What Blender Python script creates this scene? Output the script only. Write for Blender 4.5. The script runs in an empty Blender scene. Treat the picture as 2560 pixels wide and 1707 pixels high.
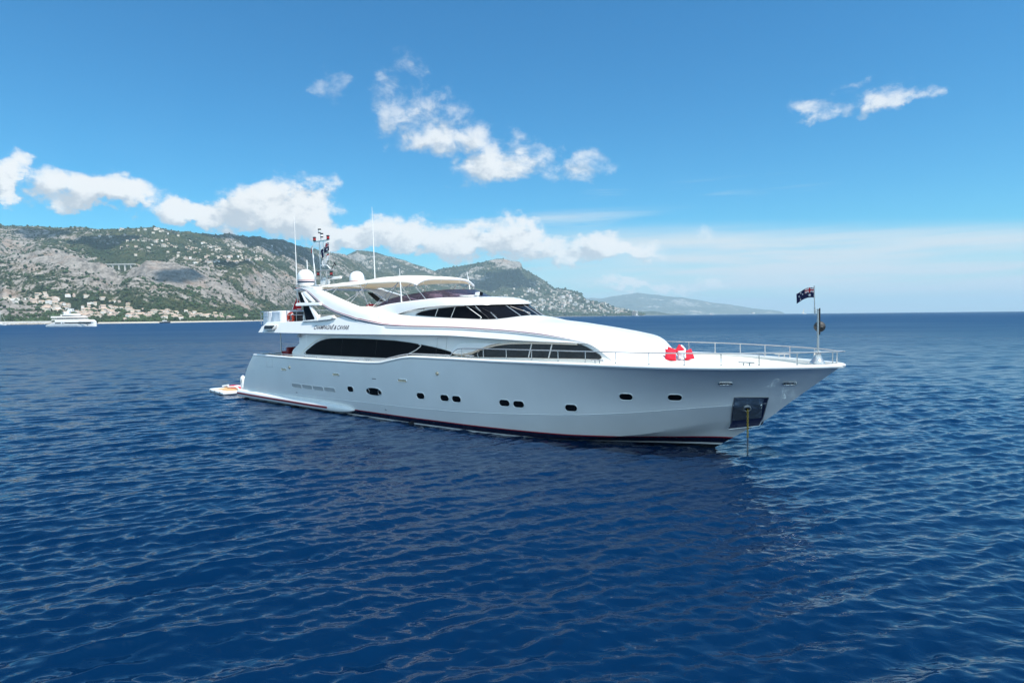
import bpy, bmesh, math, random
import numpy as np
from mathutils import Vector, Matrix

SC = bpy.context.scene
COL = SC.collection
R = math.radians

# ------------------------------------------------------------------ camera
CAM_H = 4.563
PITCH, ROLL = R(2.288), R(0.60)
cd = bpy.data.cameras.new("camera")
cd.sensor_width = 36.0
cd.lens = 22.0
cd.clip_start = 0.2
cd.clip_end = 90000.0
cam = bpy.data.objects.new("camera", cd)
COL.objects.link(cam)
_U0 = Vector((0, math.sin(PITCH), math.cos(PITCH)))
_F0 = Vector((0, math.cos(PITCH), -math.sin(PITCH)))
_R0 = Vector((1, 0, 0))
_r = _R0 * math.cos(ROLL) - _U0 * math.sin(ROLL)
_u = _R0 * math.sin(ROLL) + _U0 * math.cos(ROLL)
_b = -_F0
cam.matrix_world = Matrix(((_r.x, _u.x, _b.x, 0), (_r.y, _u.y, _b.y, 0), (_r.z, _u.z, _b.z, CAM_H), (0, 0, 0, 1)))
SC.camera = cam

# ------------------------------------------------------------------ light
SUN_AZ, SUN_EL = R(133), R(60)           # clockwise from +Y, above the horizon
SUN_DIR = Vector((math.sin(SUN_AZ) * math.cos(SUN_EL), math.cos(SUN_AZ) * math.cos(SUN_EL), math.sin(SUN_EL)))
sl = bpy.data.lights.new("sun", 'SUN')
sl.energy = 4.6
sl.angle = R(0.55)
sl.color = (1.0, 0.955, 0.89)
sun = bpy.data.objects.new("sun", sl)
COL.objects.link(sun)
sun.rotation_euler = (-SUN_DIR).to_track_quat('-Z', 'Y').to_euler()

# ------------------------------------------------------------------ node helper
class NT:
    def __init__(self, tree):
        self.t = tree; self.n = tree.nodes; self.l = tree.links
    def node(self, typ, **kw):
        nd = self.n.new(typ)
        for k, v in kw.items(): setattr(nd, k, v)
        return nd
    def put(self, sock, v):
        if isinstance(v, bpy.types.NodeSocket): self.l.new(v, sock)
        elif v is not None: sock.default_value = v
    def math(self, op, a, b=None, c=None, clamp=False):
        nd = self.node('ShaderNodeMath', operation=op, use_clamp=clamp)
        self.put(nd.inputs[0], a)
        if b is not None: self.put(nd.inputs[1], b)
        if c is not None: self.put(nd.inputs[2], c)
        return nd.outputs[0]
    def maprange(self, v, a, b, c=0.0, d=1.0, typ='SMOOTHSTEP'):
        nd = self.node('ShaderNodeMapRange', interpolation_type=typ)
        self.put(nd.inputs[0], v)
        for i, x in zip((1, 2, 3, 4), (a, b, c, d)): self.put(nd.inputs[i], x)
        return nd.outputs[0]
    def comb(self, x, y, z):
        nd = self.node('ShaderNodeCombineXYZ')
        for i, v in enumerate((x, y, z)): self.put(nd.inputs[i], v)
        return nd.outputs[0]
    def sep(self, v):
        nd = self.node('ShaderNodeSeparateXYZ'); self.put(nd.inputs[0], v); return nd.outputs
    def noise(self, vec, scale, detail=4, rough=0.55, dist=0.0, lac=2.0):
        nd = self.node('ShaderNodeTexNoise')
        self.put(nd.inputs['Vector'], vec); nd.inputs['Scale'].default_value = scale
        nd.inputs['Detail'].default_value = detail; nd.inputs['Roughness'].default_value = rough
        nd.inputs['Distortion'].default_value = dist; nd.inputs['Lacunarity'].default_value = lac
        return nd.outputs[0]
    def mix(self, f, a, b, blend='MIX'):
        nd = self.node('ShaderNodeMix', data_type='RGBA', blend_type=blend)
        self.put(nd.inputs[0], f); self.put(nd.inputs[6], a); self.put(nd.inputs[7], b)
        return nd.outputs[2]
    def vmath(self, op, a, b=None):
        nd = self.node('ShaderNodeVectorMath', operation=op)
        self.put(nd.inputs[0], a)
        if b is not None: self.put(nd.inputs[1], b)
        return nd.outputs[0]
    def ramp(self, f, stops):
        nd = self.node('ShaderNodeValToRGB'); self.put(nd.inputs[0], f)
        e = nd.color_ramp.elements
        while len(e) < len(stops): e.new(0.5)
        for i, (p, c) in enumerate(stops):
            e[i].position = p; e[i].color = c if len(c) == 4 else (*c, 1)
        return nd.outputs[0]

# ------------------------------------------------------------------ sky
wd = bpy.data.worlds.new("World")
SC.world = wd
wd.use_nodes = True
W = NT(wd.node_tree)
W.n.clear()
sky = W.node('ShaderNodeTexSky', sky_type='NISHITA')
sky.sun_disc = False
sky.sun_elevation = SUN_EL
sky.sun_rotation = SUN_AZ
sky.altitude = 0
sky.air_density = 1.0
sky.dust_density = 0.35
sky.ozone_density = 3.0
SKY_STRENGTH = 0.115
tc = W.node('ShaderNodeTexCoord')
dx, dy, dz = W.sep(W.vmath('NORMALIZE', tc.outputs['Generated']))
az = W.math('ARCTAN2', dx, dy)
el = W.math('ARCSINE', dz)
hs = W.node('ShaderNodeHueSaturation')
hs.inputs['Saturation'].default_value = 1.22
hs.inputs['Value'].default_value = 1.0
W.put(hs.inputs['Color'], sky.outputs[0])
skycol = W.mix(1.0, hs.outputs[0], (0.30, 0.86, 0.96, 1), 'MULTIPLY')
# cumulus: soft elliptical patches broken up by noise  (azimuth, elevation, half width, half height, weight)
CLOUDS = [(-0.672,0.168,0.024,0.030,1.0),(-0.577,0.163,0.062,0.032,1.0),(-0.468,0.143,0.062,0.026,.98),(-0.350,0.152,0.086,0.046,1.08),(-0.255,0.122,0.120,0.028,.94),(-0.165,0.119,0.080,0.030,0.86),(-0.085,0.112,0.050,0.030,0.88),(-0.010,0.114,0.060,0.034,0.90),(0.055,0.102,0.07,0.022,0.72),(0.162,0.096,0.080,0.022,0.78),
(-0.100,0.270,0.064,0.046,0.62),(-0.132,0.304,0.036,0.046,0.53),(-0.157,0.336,0.028,0.046,0.42),(-0.185,0.296,0.026,0.042,0.42),(-0.015,0.233,0.078,0.040,0.66),(0.092,0.228,0.062,0.034,0.52),(-0.261,0.352,0.026,0.048,0.34),
(0.458,0.280,0.050,0.022,0.56),(0.546,0.278,0.032,0.024,0.56),(0.303,0.116,0.024,0.024,0.46),(0.227,0.038,0.118,0.010,0.62),(0.033,0.064,0.040,0.012,0.55)]
def cloud_mask(a, e):
    tot = None
    for (a0, e0, wa, we, w) in CLOUDS:
        u = W.math('MULTIPLY', W.math('SUBTRACT', a, a0), 1 / wa)
        # flatter bottoms: the lower half of each patch is squeezed
        v0 = W.math('SUBTRACT', e, e0)
        v = W.math('MULTIPLY', W.math('MAXIMUM', v0, W.math('MULTIPLY', v0, -1.7)), 1 / we)
        d2 = W.math('ADD', W.math('MULTIPLY', u, u), W.math('MULTIPLY', v, v))
        m = W.math('MULTIPLY', W.maprange(d2, 0.1, 2.0, 1.0, 0.0, 'LINEAR'), w)
        tot = m if tot is None else W.math('MAXIMUM', tot, m)
    return tot
def cloud_density(oa, oe):
    a = W.math('ADD', az, oa); e = W.math('ADD', el, oe)
    p = W.comb(a, W.math('MULTIPLY', e, 1.35), 0.37)
    n1 = W.noise(p, 17.0, 9, 0.61, 0.30)
    n2 = W.noise(p, 6.0, 3, 0.5, 0.0)
    n = W.math('ADD', W.math('MULTIPLY', n1, 0.75), W.math('MULTIPLY', n2, 0.25))
    # ragged, billowing outlines: the patch coordinates are warped by noise
    wn = W.node('ShaderNodeTexNoise'); W.put(wn.inputs['Vector'], p); wn.inputs['Scale'].default_value = 13.0
    wn.inputs['Detail'].default_value = 6; wn.inputs['Roughness'].default_value = 0.60
    wr, wg, wb = W.sep(wn.outputs['Color'])
    a2 = W.math('ADD', a, W.math('MULTIPLY', W.math('SUBTRACT', wr, 0.5), 0.17))
    e2 = W.math('ADD', e, W.math('MULTIPLY', W.math('SUBTRACT', wg, 0.5), 0.105))
    m = cloud_mask(a2, e2)
    # density rises where mask + noise exceed a threshold
    s = W.math('ADD', W.math('MULTIPLY', m, 0.62), W.math('MULTIPLY', W.math('SUBTRACT', n, 0.5), 1.55))
    return s, m
d0, m0 = cloud_density(0.0, 0.0)
d1, _m1 = cloud_density(0.016, 0.020)          # towards the sun: denser means self-shaded
alpha = W.math('MULTIPLY', W.maprange(W.math('MULTIPLY', d0, W.math('ADD', W.math('MULTIPLY', m0, 0.75), 0.75)), 0.09, 0.52, 0.0, 0.98), W.math('MULTIPLY', W.maprange(m0, 0.02, 0.25), W.maprange(m0, 0.15, 0.80, 0.50, 1.0)))
thick = W.maprange(d0, 0.30, 0.95)
lit = W.maprange(W.math('SUBTRACT', d0, d1), -0.16, 0.22)
bright = W.math('ADD', W.math('MULTIPLY', lit, 0.55), 0.45)
CL_HI = (6.1, 6.2, 6.2, 1); CL_LO = (3.6, 4.0, 4.4, 1)
ccol = W.mix(lit, CL_LO, CL_HI)
# thin high sheet and streaks low over the sea on the right
ps = W.comb(W.math('MULTIPLY', az, 2.2), W.math('MULTIPLY', el, 34.0), 0.0)
st = W.noise(ps, 1.5, 5, 0.6, 0.3)
lowband = W.maprange(W.math('DIVIDE', el, W.math('MAXIMUM', W.math('COSINE', az), 0.2)), 0.152, 0.112)
rightside = W.maprange(az, -0.25, 0.30)
rightside = W.math('MULTIPLY', rightside, W.maprange(az, 1.25, 0.95))
sheet = W.math('MULTIPLY', W.math('MULTIPLY', lowband, rightside), W.maprange(st, 0.30, 0.62, 0.52, 1.0))
b2 = W.math('MULTIPLY', W.maprange(el, 0.168, 0.183), W.maprange(el, 0.206, 0.192))
b2 = W.math('MULTIPLY', W.math('MULTIPLY', b2, W.maprange(st, 0.5, 0.72)), W.math('MULTIPLY', W.maprange(az, 0.10, 0.16), W.maprange(az, 0.5, 0.36)))
b3 = W.math('MULTIPLY', W.math('MULTIPLY', W.maprange(el, 0.125, 0.142), W.maprange(el, 0.172, 0.152)), W.math('MULTIPLY', W.maprange(st, 0.42, 0.7, 0, 0.6), W.maprange(az, 0.32, 0.1)))
b3 = W.math('MULTIPLY', b3, W.maprange(az, -0.2, -0.05))
sheet = W.math('MAXIMUM', sheet, W.math('MAXIMUM', W.math('MULTIPLY', b2, 0.6), b3))
c1 = W.mix(sheet, skycol, (4.6, 5.2, 5.5, 1))
c2 = W.mix(alpha, c1, ccol)
# bright sheet added in the unseen sky behind the viewer, lifting the shaded hull
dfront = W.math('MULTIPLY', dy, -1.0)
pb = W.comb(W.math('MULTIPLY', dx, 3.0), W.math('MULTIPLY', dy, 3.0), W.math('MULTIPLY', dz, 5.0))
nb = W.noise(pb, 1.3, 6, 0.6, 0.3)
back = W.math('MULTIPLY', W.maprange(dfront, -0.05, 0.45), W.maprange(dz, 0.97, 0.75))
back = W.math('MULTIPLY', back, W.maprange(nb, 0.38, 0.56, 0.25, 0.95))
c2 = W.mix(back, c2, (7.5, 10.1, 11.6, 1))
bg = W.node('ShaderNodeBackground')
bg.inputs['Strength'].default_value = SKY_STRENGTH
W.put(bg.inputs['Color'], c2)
wo = W.node('ShaderNodeOutputWorld')
W.l.new(bg.outputs[0], wo.inputs['Surface'])

SC.view_settings.view_transform = 'Standard'
SC.view_settings.look = 'None'
SC.view_settings.exposure = 0.50
SC.view_settings.gamma = 1.0
SC.cycles.use_denoising = True
SC.cycles.denoising_prefilter = 'ACCURATE'
SC.cycles.max_bounces = 8
SC.cycles.transparent_max_bounces = 12
SC.cycles.volume_bounces = 0
SC.cycles.caustics_reflective = False
SC.cycles.caustics_refractive = False
SC.cycles.sample_clamp_indirect = 6.0

# ------------------------------------------------------------------ materials
def material(name, col, rough=0.4, metal=0.0, coat=0.0, var=0.04, scale=3.0, spec=0.5, bump=0.0, bscale=20.0):
    m = bpy.data.materials.new(name); m.use_nodes = True
    N = NT(m.node_tree)
    b = N.n['Principled BSDF']
    t = N.node('ShaderNodeTexCoord')
    n = N.noise(t.outputs['Object'], scale, 4, 0.6)
    f = N.maprange(n, 0.3, 0.7, 1 - var, 1 + var, 'LINEAR')
    c = N.vmath('MULTIPLY', N.comb(*col[:3]), N.comb(f, f, f))
    N.l.new(c, b.inputs['Base Color'])
    N.put(b.inputs['Roughness'], N.maprange(n, 0.3, 0.7, max(rough * 0.85, 0.01), min(rough * 1.15, 1), 'LINEAR'))
    b.inputs['Metallic'].default_value = metal
    b.inputs['Specular IOR Level'].default_value = spec
    b.inputs['Coat Weight'].default_value = coat
    if spec < 0.1: b.inputs['IOR'].default_value = 1.25
    b.inputs['Coat Roughness'].default_value = 0.05
    if bump:
        bn = N.node('ShaderNodeBump'); bn.inputs['Strength'].default_value = bump; bn.inputs['Distance'].default_value = 0.02
        N.l.new(N.noise(t.outputs['Object'], bscale, 5, 0.6), bn.inputs['Height']); N.l.new(bn.outputs[0], b.inputs['Normal'])
    return m
M = {}
M['gel'] = material('white gelcoat', (0.80, 0.795, 0.775), 0.22, 0, 0.35, 0.02, 1.2)
M['deck'] = material('white non-slip deck', (0.78, 0.77, 0.74), 0.55, 0, 0, 0.04, 6)
M['cream'] = material('cream gelcoat', (0.77, 0.73, 0.64), 0.35, 0, 0.2, 0.03, 2)
M['vent'] = material('grey louvred vent', (0.24, 0.25, 0.26), 0.5, 0, 0, 0.05)
M['grey'] = material('light grey trim', (0.42, 0.43, 0.44), 0.4, 0, 0, 0.05)
M['navy'] = material('navy paint', (0.008, 0.011, 0.042), 0.3, 0, 0.2, 0.05)
M['red'] = material('red stripe paint', (0.42, 0.03, 0.03), 0.35, 0, 0.2, 0.05)
M['maroon'] = material('dark red rubber', (0.20, 0.012, 0.02), 0.5, 0, 0, 0.08)
M['steel'] = material('polished stainless steel', (0.58, 0.57, 0.56), 0.22, 0.72, 0, 0.05, 5)
M['black'] = material('black plastic', (0.012, 0.012, 0.013), 0.4, 0, 0, 0.1)
M['ball'] = material('faded black ball', (0.035, 0.035, 0.034), 0.6, 0, 0, 0.1)
M['rubber'] = material('black trim', (0.02, 0.02, 0.022), 0.5, 0, 0, 0.1)
M['glass'] = material('dark tinted glass', (0.006, 0.007, 0.010), 0.03, 0, 0.0, 0.2, 1.0, 0.09)
M['blind'] = material('tinted glass over grey blinds', (0.030, 0.032, 0.036), 0.12, 0, 0.0, 0.25, 7.0, 0.3)
M['canvas'] = material('white canvas', (0.78, 0.76, 0.70), 0.8, 0, 0, 0.04, 4, 0.2, 0.15, 30)
M['beige'] = material('beige canvas lining', (0.62, 0.50, 0.34), 0.8, 0, 0, 0.05, 4, 0.2)
M['redcloth'] = material('red cushion cloth', (0.62, 0.022, 0.045), 0.8, 0, 0, 0.08, 6, 0.2, 0.3, 18)
M['whitecloth'] = material('white cushion cloth', (0.80, 0.78, 0.76), 0.8, 0, 0, 0.04, 6, 0.2, 0.3, 18)
M['cover'] = material('white vinyl cover', (0.72, 0.75, 0.80), 0.4, 0, 0.1, 0.04, 3, 0.4, 0.35, 4)
M['pvc_red'] = material('red inflatable fabric', (0.55, 0.03, 0.05), 0.45, 0, 0, 0.06, 5)
M['pvc_white'] = material('white inflatable fabric', (0.78, 0.78, 0.77), 0.45, 0, 0, 0.04, 5)
M['teak'] = material('tan foam decking', (0.55, 0.33, 0.15), 0.7, 0, 0, 0.10, 8)
M['orange'] = material('orange red plastic', (0.62, 0.05, 0.02), 0.5, 0, 0, 0.08, 5)
M['gold'] = material('brass fitting', (0.80, 0.62, 0.42), 0.3, 0.4, 0, 0.1, 8)
M['chainpaint'] = material('yellow marked chain', (0.42, 0.28, 0.03), 0.6, 0.2, 0, 0.2, 12)
M['chain'] = material('galvanised chain', (0.16, 0.16, 0.17), 0.5, 0.6, 0, 0.2, 12)
M['ink'] = material('dark grey lettering', (0.03, 0.03, 0.04), 0.4)
M['flagblue'] = material('flag navy cloth', (0.010, 0.014, 0.055), 0.8, 0, 0, 0.1, 8, 0.2)
M['flagred'] = material('flag red cloth', (0.45, 0.02, 0.03), 0.8, 0, 0, 0.1, 8, 0.2)
M['flagwhite'] = material('flag white cloth', (0.75, 0.75, 0.75), 0.8, 0, 0, 0.05, 8, 0.2)
def translucent(name, col, share):
    m = material(name, col, 0.8, 0, 0, 0.04, 4, 0.15); N = NT(m.node_tree)
    b = N.n['Principled BSDF']; o = [n for n in N.n if n.type == 'OUTPUT_MATERIAL'][0]
    t = N.node('ShaderNodeBsdfTranslucent'); t.inputs[0].default_value = (*col, 1)
    x = N.node('ShaderNodeMixShader'); x.inputs[0].default_value = share
    N.l.new(b.outputs[0], x.inputs[1]); N.l.new(t.outputs[0], x.inputs[2]); N.l.new(x.outputs[0], o.inputs[0])
    return m
M['canvas'] = translucent('white canvas', (0.80, 0.77, 0.70), 0.32)
M['beige'] = translucent('beige canvas lining', (0.80, 0.72, 0.60), 0.55)
def smoked():
    m = bpy.data.materials.new('purple smoked acrylic'); m.use_nodes = True
    N = NT(m.node_tree); N.n.clear()
    tr = N.node('ShaderNodeBsdfTransparent'); tr.inputs[0].default_value = (0.34, 0.24, 0.30, 1)
    gl = N.node('ShaderNodeBsdfGlossy'); gl.inputs[1].default_value = 0.04
    df = N.node('ShaderNodeBsdfDiffuse'); df.inputs[0].default_value = (0.075, 0.05, 0.068, 1)
    fr = N.node('ShaderNodeFresnel'); fr.inputs[0].default_value = 1.45
    t = N.node('ShaderNodeTexCoord')
    n = N.noise(t.outputs['Object'], 0.8, 3)
    m1 = N.node('ShaderNodeMixShader'); N.put(m1.inputs[0], N.maprange(n, 0.3, 0.7, 0.28, 0.42, 'LINEAR'))
    N.l.new(tr.outputs[0], m1.inputs[1]); N.l.new(df.outputs[0], m1.inputs[2])
    m2 = N.node('ShaderNodeMixShader'); N.l.new(fr.outputs[0], m2.inputs[0])
    N.l.new(m1.outputs[0], m2.inputs[1]); N.l.new(gl.outputs[0], m2.inputs[2])
    o = N.node('ShaderNodeOutputMaterial'); N.l.new(m2.outputs[0], o.inputs[0])
    return m
M['smoked'] = smoked()

# ------------------------------------------------------------------ mesh builder
class MB:
    def __init__(self): self.v = []; self.f = []; self.mi = []
    def add(self, vs, fs, mi=0):
        o = len(self.v); self.v += [tuple(map(float, p)) for p in vs]
        self.f += [tuple(i + o for i in f) for f in fs]; self.mi += [mi] * len(fs); return self
    def box(self, c, s, M4=None, mi=0):
        cx, cy, cz = c; sx, sy, sz = (k / 2 for k in s)
        vs = [Vector((cx + a * sx, cy + b * sy, cz + d * sz)) for a in (-1, 1) for b in (-1, 1) for d in (-1, 1)]
        if M4 is not None: vs = [M4 @ p for p in vs]
        return self.add(vs, [(0, 1, 3, 2), (4, 6, 7, 5), (0, 4, 5, 1), (2, 3, 7, 6), (0, 2, 6, 4), (1, 5, 7, 3)], mi)
    def tube(self, path, r, n=8, closed=False, cap=True, mi=0):
        P = [Vector(p) for p in path]; k = len(P); rr = r if isinstance(r, (list, tuple)) else [r] * k
        vs = []; prev = None
        for i in range(k):
            if closed: t = P[(i + 1) % k] - P[i - 1]
            else: t = P[min(i + 1, k - 1)] - P[max(i - 1, 0)]
            t.normalize()
            if prev is None:
                a = Vector((0, 0, 1)) if abs(t.z) < 0.9 else Vector((1, 0, 0))
                x = t.cross(a).normalized()
            else:
                x = (prev - t * prev.dot(t)).normalized()
            prev = x; y = t.cross(x)
            for j in range(n):
                th = 2 * math.pi * j / n
                vs.append(P[i] + (x * math.cos(th) + y * math.sin(th)) * rr[i])
        fs = []
        for i in range(k if closed else k - 1):
            for j in range(n):
                a = i * n + j; b = i * n + (j + 1) % n; c = ((i + 1) % k) * n + (j + 1) % n; d = ((i + 1) % k) * n + j
                fs.append((a, d, c, b))
        if cap and not closed:
            fs.append(tuple(range(n))); fs.append(tuple(reversed(range((k - 1) * n, k * n))))
        return self.add(vs, fs, mi)
    def loft(self, rows, close_row=False, close_col=False, flip=False, cap0=False, cap1=False, mi=0):
        m = len(rows); n = len(rows[0]); vs = [p for r in rows for p in r]; fs = []
        for i in range(m if close_col else m - 1):
            for j in range(n if close_row else n - 1):
                a = i * n + j; b = i * n + (j + 1) % n; c = ((i + 1) % m) * n + (j + 1) % n; d = ((i + 1) % m) * n + j
                fs.append((a, d, c, b) if flip else (a, b, c, d))
        if cap0: fs.append(tuple(range(n)))
        if cap1: fs.append(tuple(range((m - 1) * n, m * n)))
        return self.add(vs, fs, mi)
    def lathe(self, prof, n=24, M4=None, mi=0):
        rows = []
        for (r, z) in prof:
            rows.append([Vector((r * math.cos(2 * math.pi * j / n), r * math.sin(2 * math.pi * j / n), z)) for j in range(n)])
        if M4 is not None: rows = [[M4 @ p for p in r] for r in rows]
        return self.loft(rows, close_row=True, mi=mi)
    def slab(self, poly, off, mi=0):
        """closed prism: a 3D outline pushed along off"""
        n = len(poly); off = Vector(off); A = [Vector(p) for p in poly]; B = [p + off for p in A]
        fs = [tuple(range(n)), tuple(reversed(range(n, 2 * n)))]
        fs += [(i, (i + 1) % n + 0, (i + 1) % n + n, i + n) for i in range(n)]
        return self.add(A + B, fs, mi)
    def build(self, name, mats, parent=None, smooth=True, ang=35, recalc=True, merge=0.0):
        me = bpy.data.meshes.new(name)
        me.from_pydata(self.v, [], self.f)
        if not isinstance(mats, (list, tuple)): mats = [mats]
        for m in mats: me.materials.append(m)
        if len(mats) > 1: me.polygons.foreach_set('material_index', self.mi)
        if recalc or merge:
            bm = bmesh.new(); bm.from_mesh(me)
            if merge: bmesh.ops.remove_doubles(bm, verts=bm.verts, dist=merge)
            if recalc: bmesh.ops.recalc_face_normals(bm, faces=bm.faces)
            bm.to_mesh(me); bm.free()
        if smooth:
            me.polygons.foreach_set('use_smooth', [True] * len(me.polygons))
            me.set_sharp_from_angle(angle=R(ang))
        me.update()
        o = bpy.data.objects.new(name, me); COL.objects.link(o)
        if parent is not None: o.parent = parent
        return o
def bevel(o, w, seg=2, ang=40):
    md = o.modifiers.new('bevel', 'BEVEL'); md.width = w; md.segments = seg; md.limit_method = 'ANGLE'; md.angle_limit = R(ang)
    return o
def tag(o, label=None, cat=None, group=None, kind=None):
    if label: o['label'] = label
    if cat: o['category'] = cat
    if group: o['group'] = group
    if kind: o['kind'] = kind
    return o
def empty(name, mw=None):
    o = bpy.data.objects.new(name, None); COL.objects.link(o); o.empty_display_size = 0.3
    if mw is not None: o.matrix_world = mw
    return o
def text_mesh(body, size, shear=0.0, sx=1.0, ext=0.004):
    c = bpy.data.curves.new('lettering', 'FONT'); c.body = body; c.size = size; c.shear = shear; c.extrude = ext; c.offset = size * 0.011
    o = bpy.data.objects.new('lettering', c); COL.objects.link(o)
    dg = bpy.context.evaluated_depsgraph_get(); me = bpy.data.meshes.new_from_object(o.evaluated_get(dg))
    bpy.data.objects.remove(o); bpy.data.curves.remove(c)
    me.transform(Matrix.Diagonal((sx, 1, 1, 1)))
    return me
def spline(pts, n):
    """Catmull-Rom through 3D points"""
    P = np.array(pts, float); k = len(P); out = []
    for i in range(k - 1):
        p0 = P[max(i - 1, 0)]; p1 = P[i]; p2 = P[i + 1]; p3 = P[min(i + 2, k - 1)]
        for t in np.linspace(0, 1, n, endpoint=(i == k - 2)):
            out.append(0.5 * ((2 * p1) + (-p0 + p2) * t + (2 * p0 - 5 * p1 + 4 * p2 - p3) * t * t + (-p0 + 3 * p1 - 3 * p2 + p3) * t ** 3))
    return [Vector(p) for p in out]

def pchip(pts):
    P=np.array(pts,float); xs,ys=P[:,0],P[:,1:]
    h=np.diff(xs); d=np.diff(ys,axis=0)/h[:,None]; m=np.zeros_like(ys); m[0]=d[0]; m[-1]=d[-1]
    for i in range(1,len(xs)-1):
        a,b=d[i-1],d[i]; s=a*b>0
        m[i]=np.where(s,2*a*b/np.where(np.abs(a+b)<1e-12,1,a+b),0)
    def f(x):
        x=np.clip(np.asarray(x,float),xs[0],xs[-1]); i=np.clip(np.searchsorted(xs,x,side='right')-1,0,len(xs)-2)
        hh=h[i];t=(x-xs[i])/hh
        t=t[...,None];hh=hh[...,None]
        r=(2*t**3-3*t*t+1)*ys[i]+(t**3-2*t*t+t)*hh*m[i]+(-2*t**3+3*t*t)*ys[i+1]+(t**3-t*t)*hh*m[i+1]
        return r[...,0] if r.shape[-1]==1 else r
    return f
# hull guide lines: (u, half breadth, z)
KEEL=pchip([(0.35,0.02,-.9),(20,0.02,-.9),(24,.02,-.85),(26.6,0.01,-.65)])
CHINE=pchip([(0.35,2.95,-.12),(14,3.05,-.1),(18,2.9,-.06),(21,2.5,0.0),(23,2.06,.1),(25,1.5,.33),(26.5,1.05,.62),(28,.5,.95),(29.0,.14,1.1),(29.32,.01,1.14)])
KNUCK=pchip([(0.42,3.08,.62),(6,3.2,.66),(11.3,3.28,.71),(15,3.28,.75),(17.5,3.2,.79),(20,2.98,.88),(22.9,2.5,1.02),(24.9,2.05,1.19),(26.7,1.5,1.4),(28.0,1.0,1.55),(29.3,.42,1.68),(30.03,.01,1.76)])
SHEER=pchip([(1.84,3.1,2.62),(4,3.22,2.62),(8,3.4,2.62),(12.2,3.45,2.62),(13.5,3.46,2.66),(14.3,3.45,2.79),(15.2,3.44,2.94),(15.8,3.43,2.98),(18,3.4,2.98),(20,3.35,2.97),(24,3.1,2.97),(26.4,2.86,2.97),(27.5,2.58,2.97),(28.5,2.2,2.97),(29.5,1.7,2.975),(30.5,1.08,2.98),(31.1,.6,2.985),(31.42,.22,2.99),(31.52,.02,2.99)])
LINES=[(KEEL,.35,26.6),(CHINE,.35,29.32),(KNUCK,.42,30.03),(SHEER,1.84,31.52)]
def line_u(s,u0,u1,ua=6.,ub=21.):
    # s in 0..1 : first 15% from u0 to ua, middle to ub, end to u1
    return np.where(s<.15,u0+(ua-u0)*s/.15,np.where(s<.6,ua+(ub-ua)*(s-.15)/.45,ub+(u1-ub)*(1-(1-(s-.6)/.4)**1.15)))
def hull_grid(n=140,sub=(6,8,16)):
    s=np.linspace(0,1,n)
    L=[]
    for f,u0,u1 in LINES:
        u=line_u(s,u0,u1); vz=f(u); L.append(np.column_stack([u,vz]))
    rows=[]; 
    for k in range(3):
        A,B=L[k],L[k+1]; m=sub[k]
        for j in range(m+(1 if k==2 else 0)):
            t=j/m
            P=A*(1-t)+B*t
            if k==2:   # topsides: concave flare at the bow, slight convex aft
                bow=np.clip((L[3][:,0]-19)/9,0,1); c=-.30*bow*np.clip(L[3][:,1]/1.6,0,1)+.05*(1-bow)
                P=P.copy(); P[:,1]+=c*4*t*(1-t)*.75
                # curved transom edge at the stern
                st=np.clip(1-s/.15,0,1)
                P[:,0]-=st*.62*t*(1-t)*1.2
            rows.append(P)
    G=np.array(rows)   # (row, station, 3)
    return G
GRID=hull_grid()
def hull_v(u,z,G=GRID,r0=6):
    """half breadth of the hull at (u,z): lookup in the u-z projection"""
    best=None
    R=G[r0:]
    for i in range(len(R)-1):
        a=R[i];b=R[i+1]
        # interpolate both rows at u
        za=np.interp(u,a[:,0],a[:,2]);zb=np.interp(u,b[:,0],b[:,2])
        if (za-1e-6)<=z<=(zb+1e-6):
            va=np.interp(u,a[:,0],a[:,1]);vb=np.interp(u,b[:,0],b[:,1])
            t=(z-za)/max(zb-za,1e-9); return va+(vb-va)*t
    za=np.interp(u,R[0][:,0],R[0][:,2])
    return float(np.interp(u,R[0][:,0],R[0][:,1])) if z<za else float(np.interp(u,R[-1][:,0],R[-1][:,1]))

# ====================================================================== the motor yacht
YM = Matrix.Translation((-14.1228, 39.2007, 0.0)) @ Matrix.Rotation(R(-39.6626), 4, 'Z') @ Matrix.Rotation(R(1.2), 4, 'X')
yacht = empty('motor_yacht', YM)
tag(yacht, 'large white motor yacht at anchor with dark windows and blue and red stripe', 'yacht')
def Y(u, v, z): return Vector((u, -v, z))
def both(fn):
    for s in (1, -1): fn(s)

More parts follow.
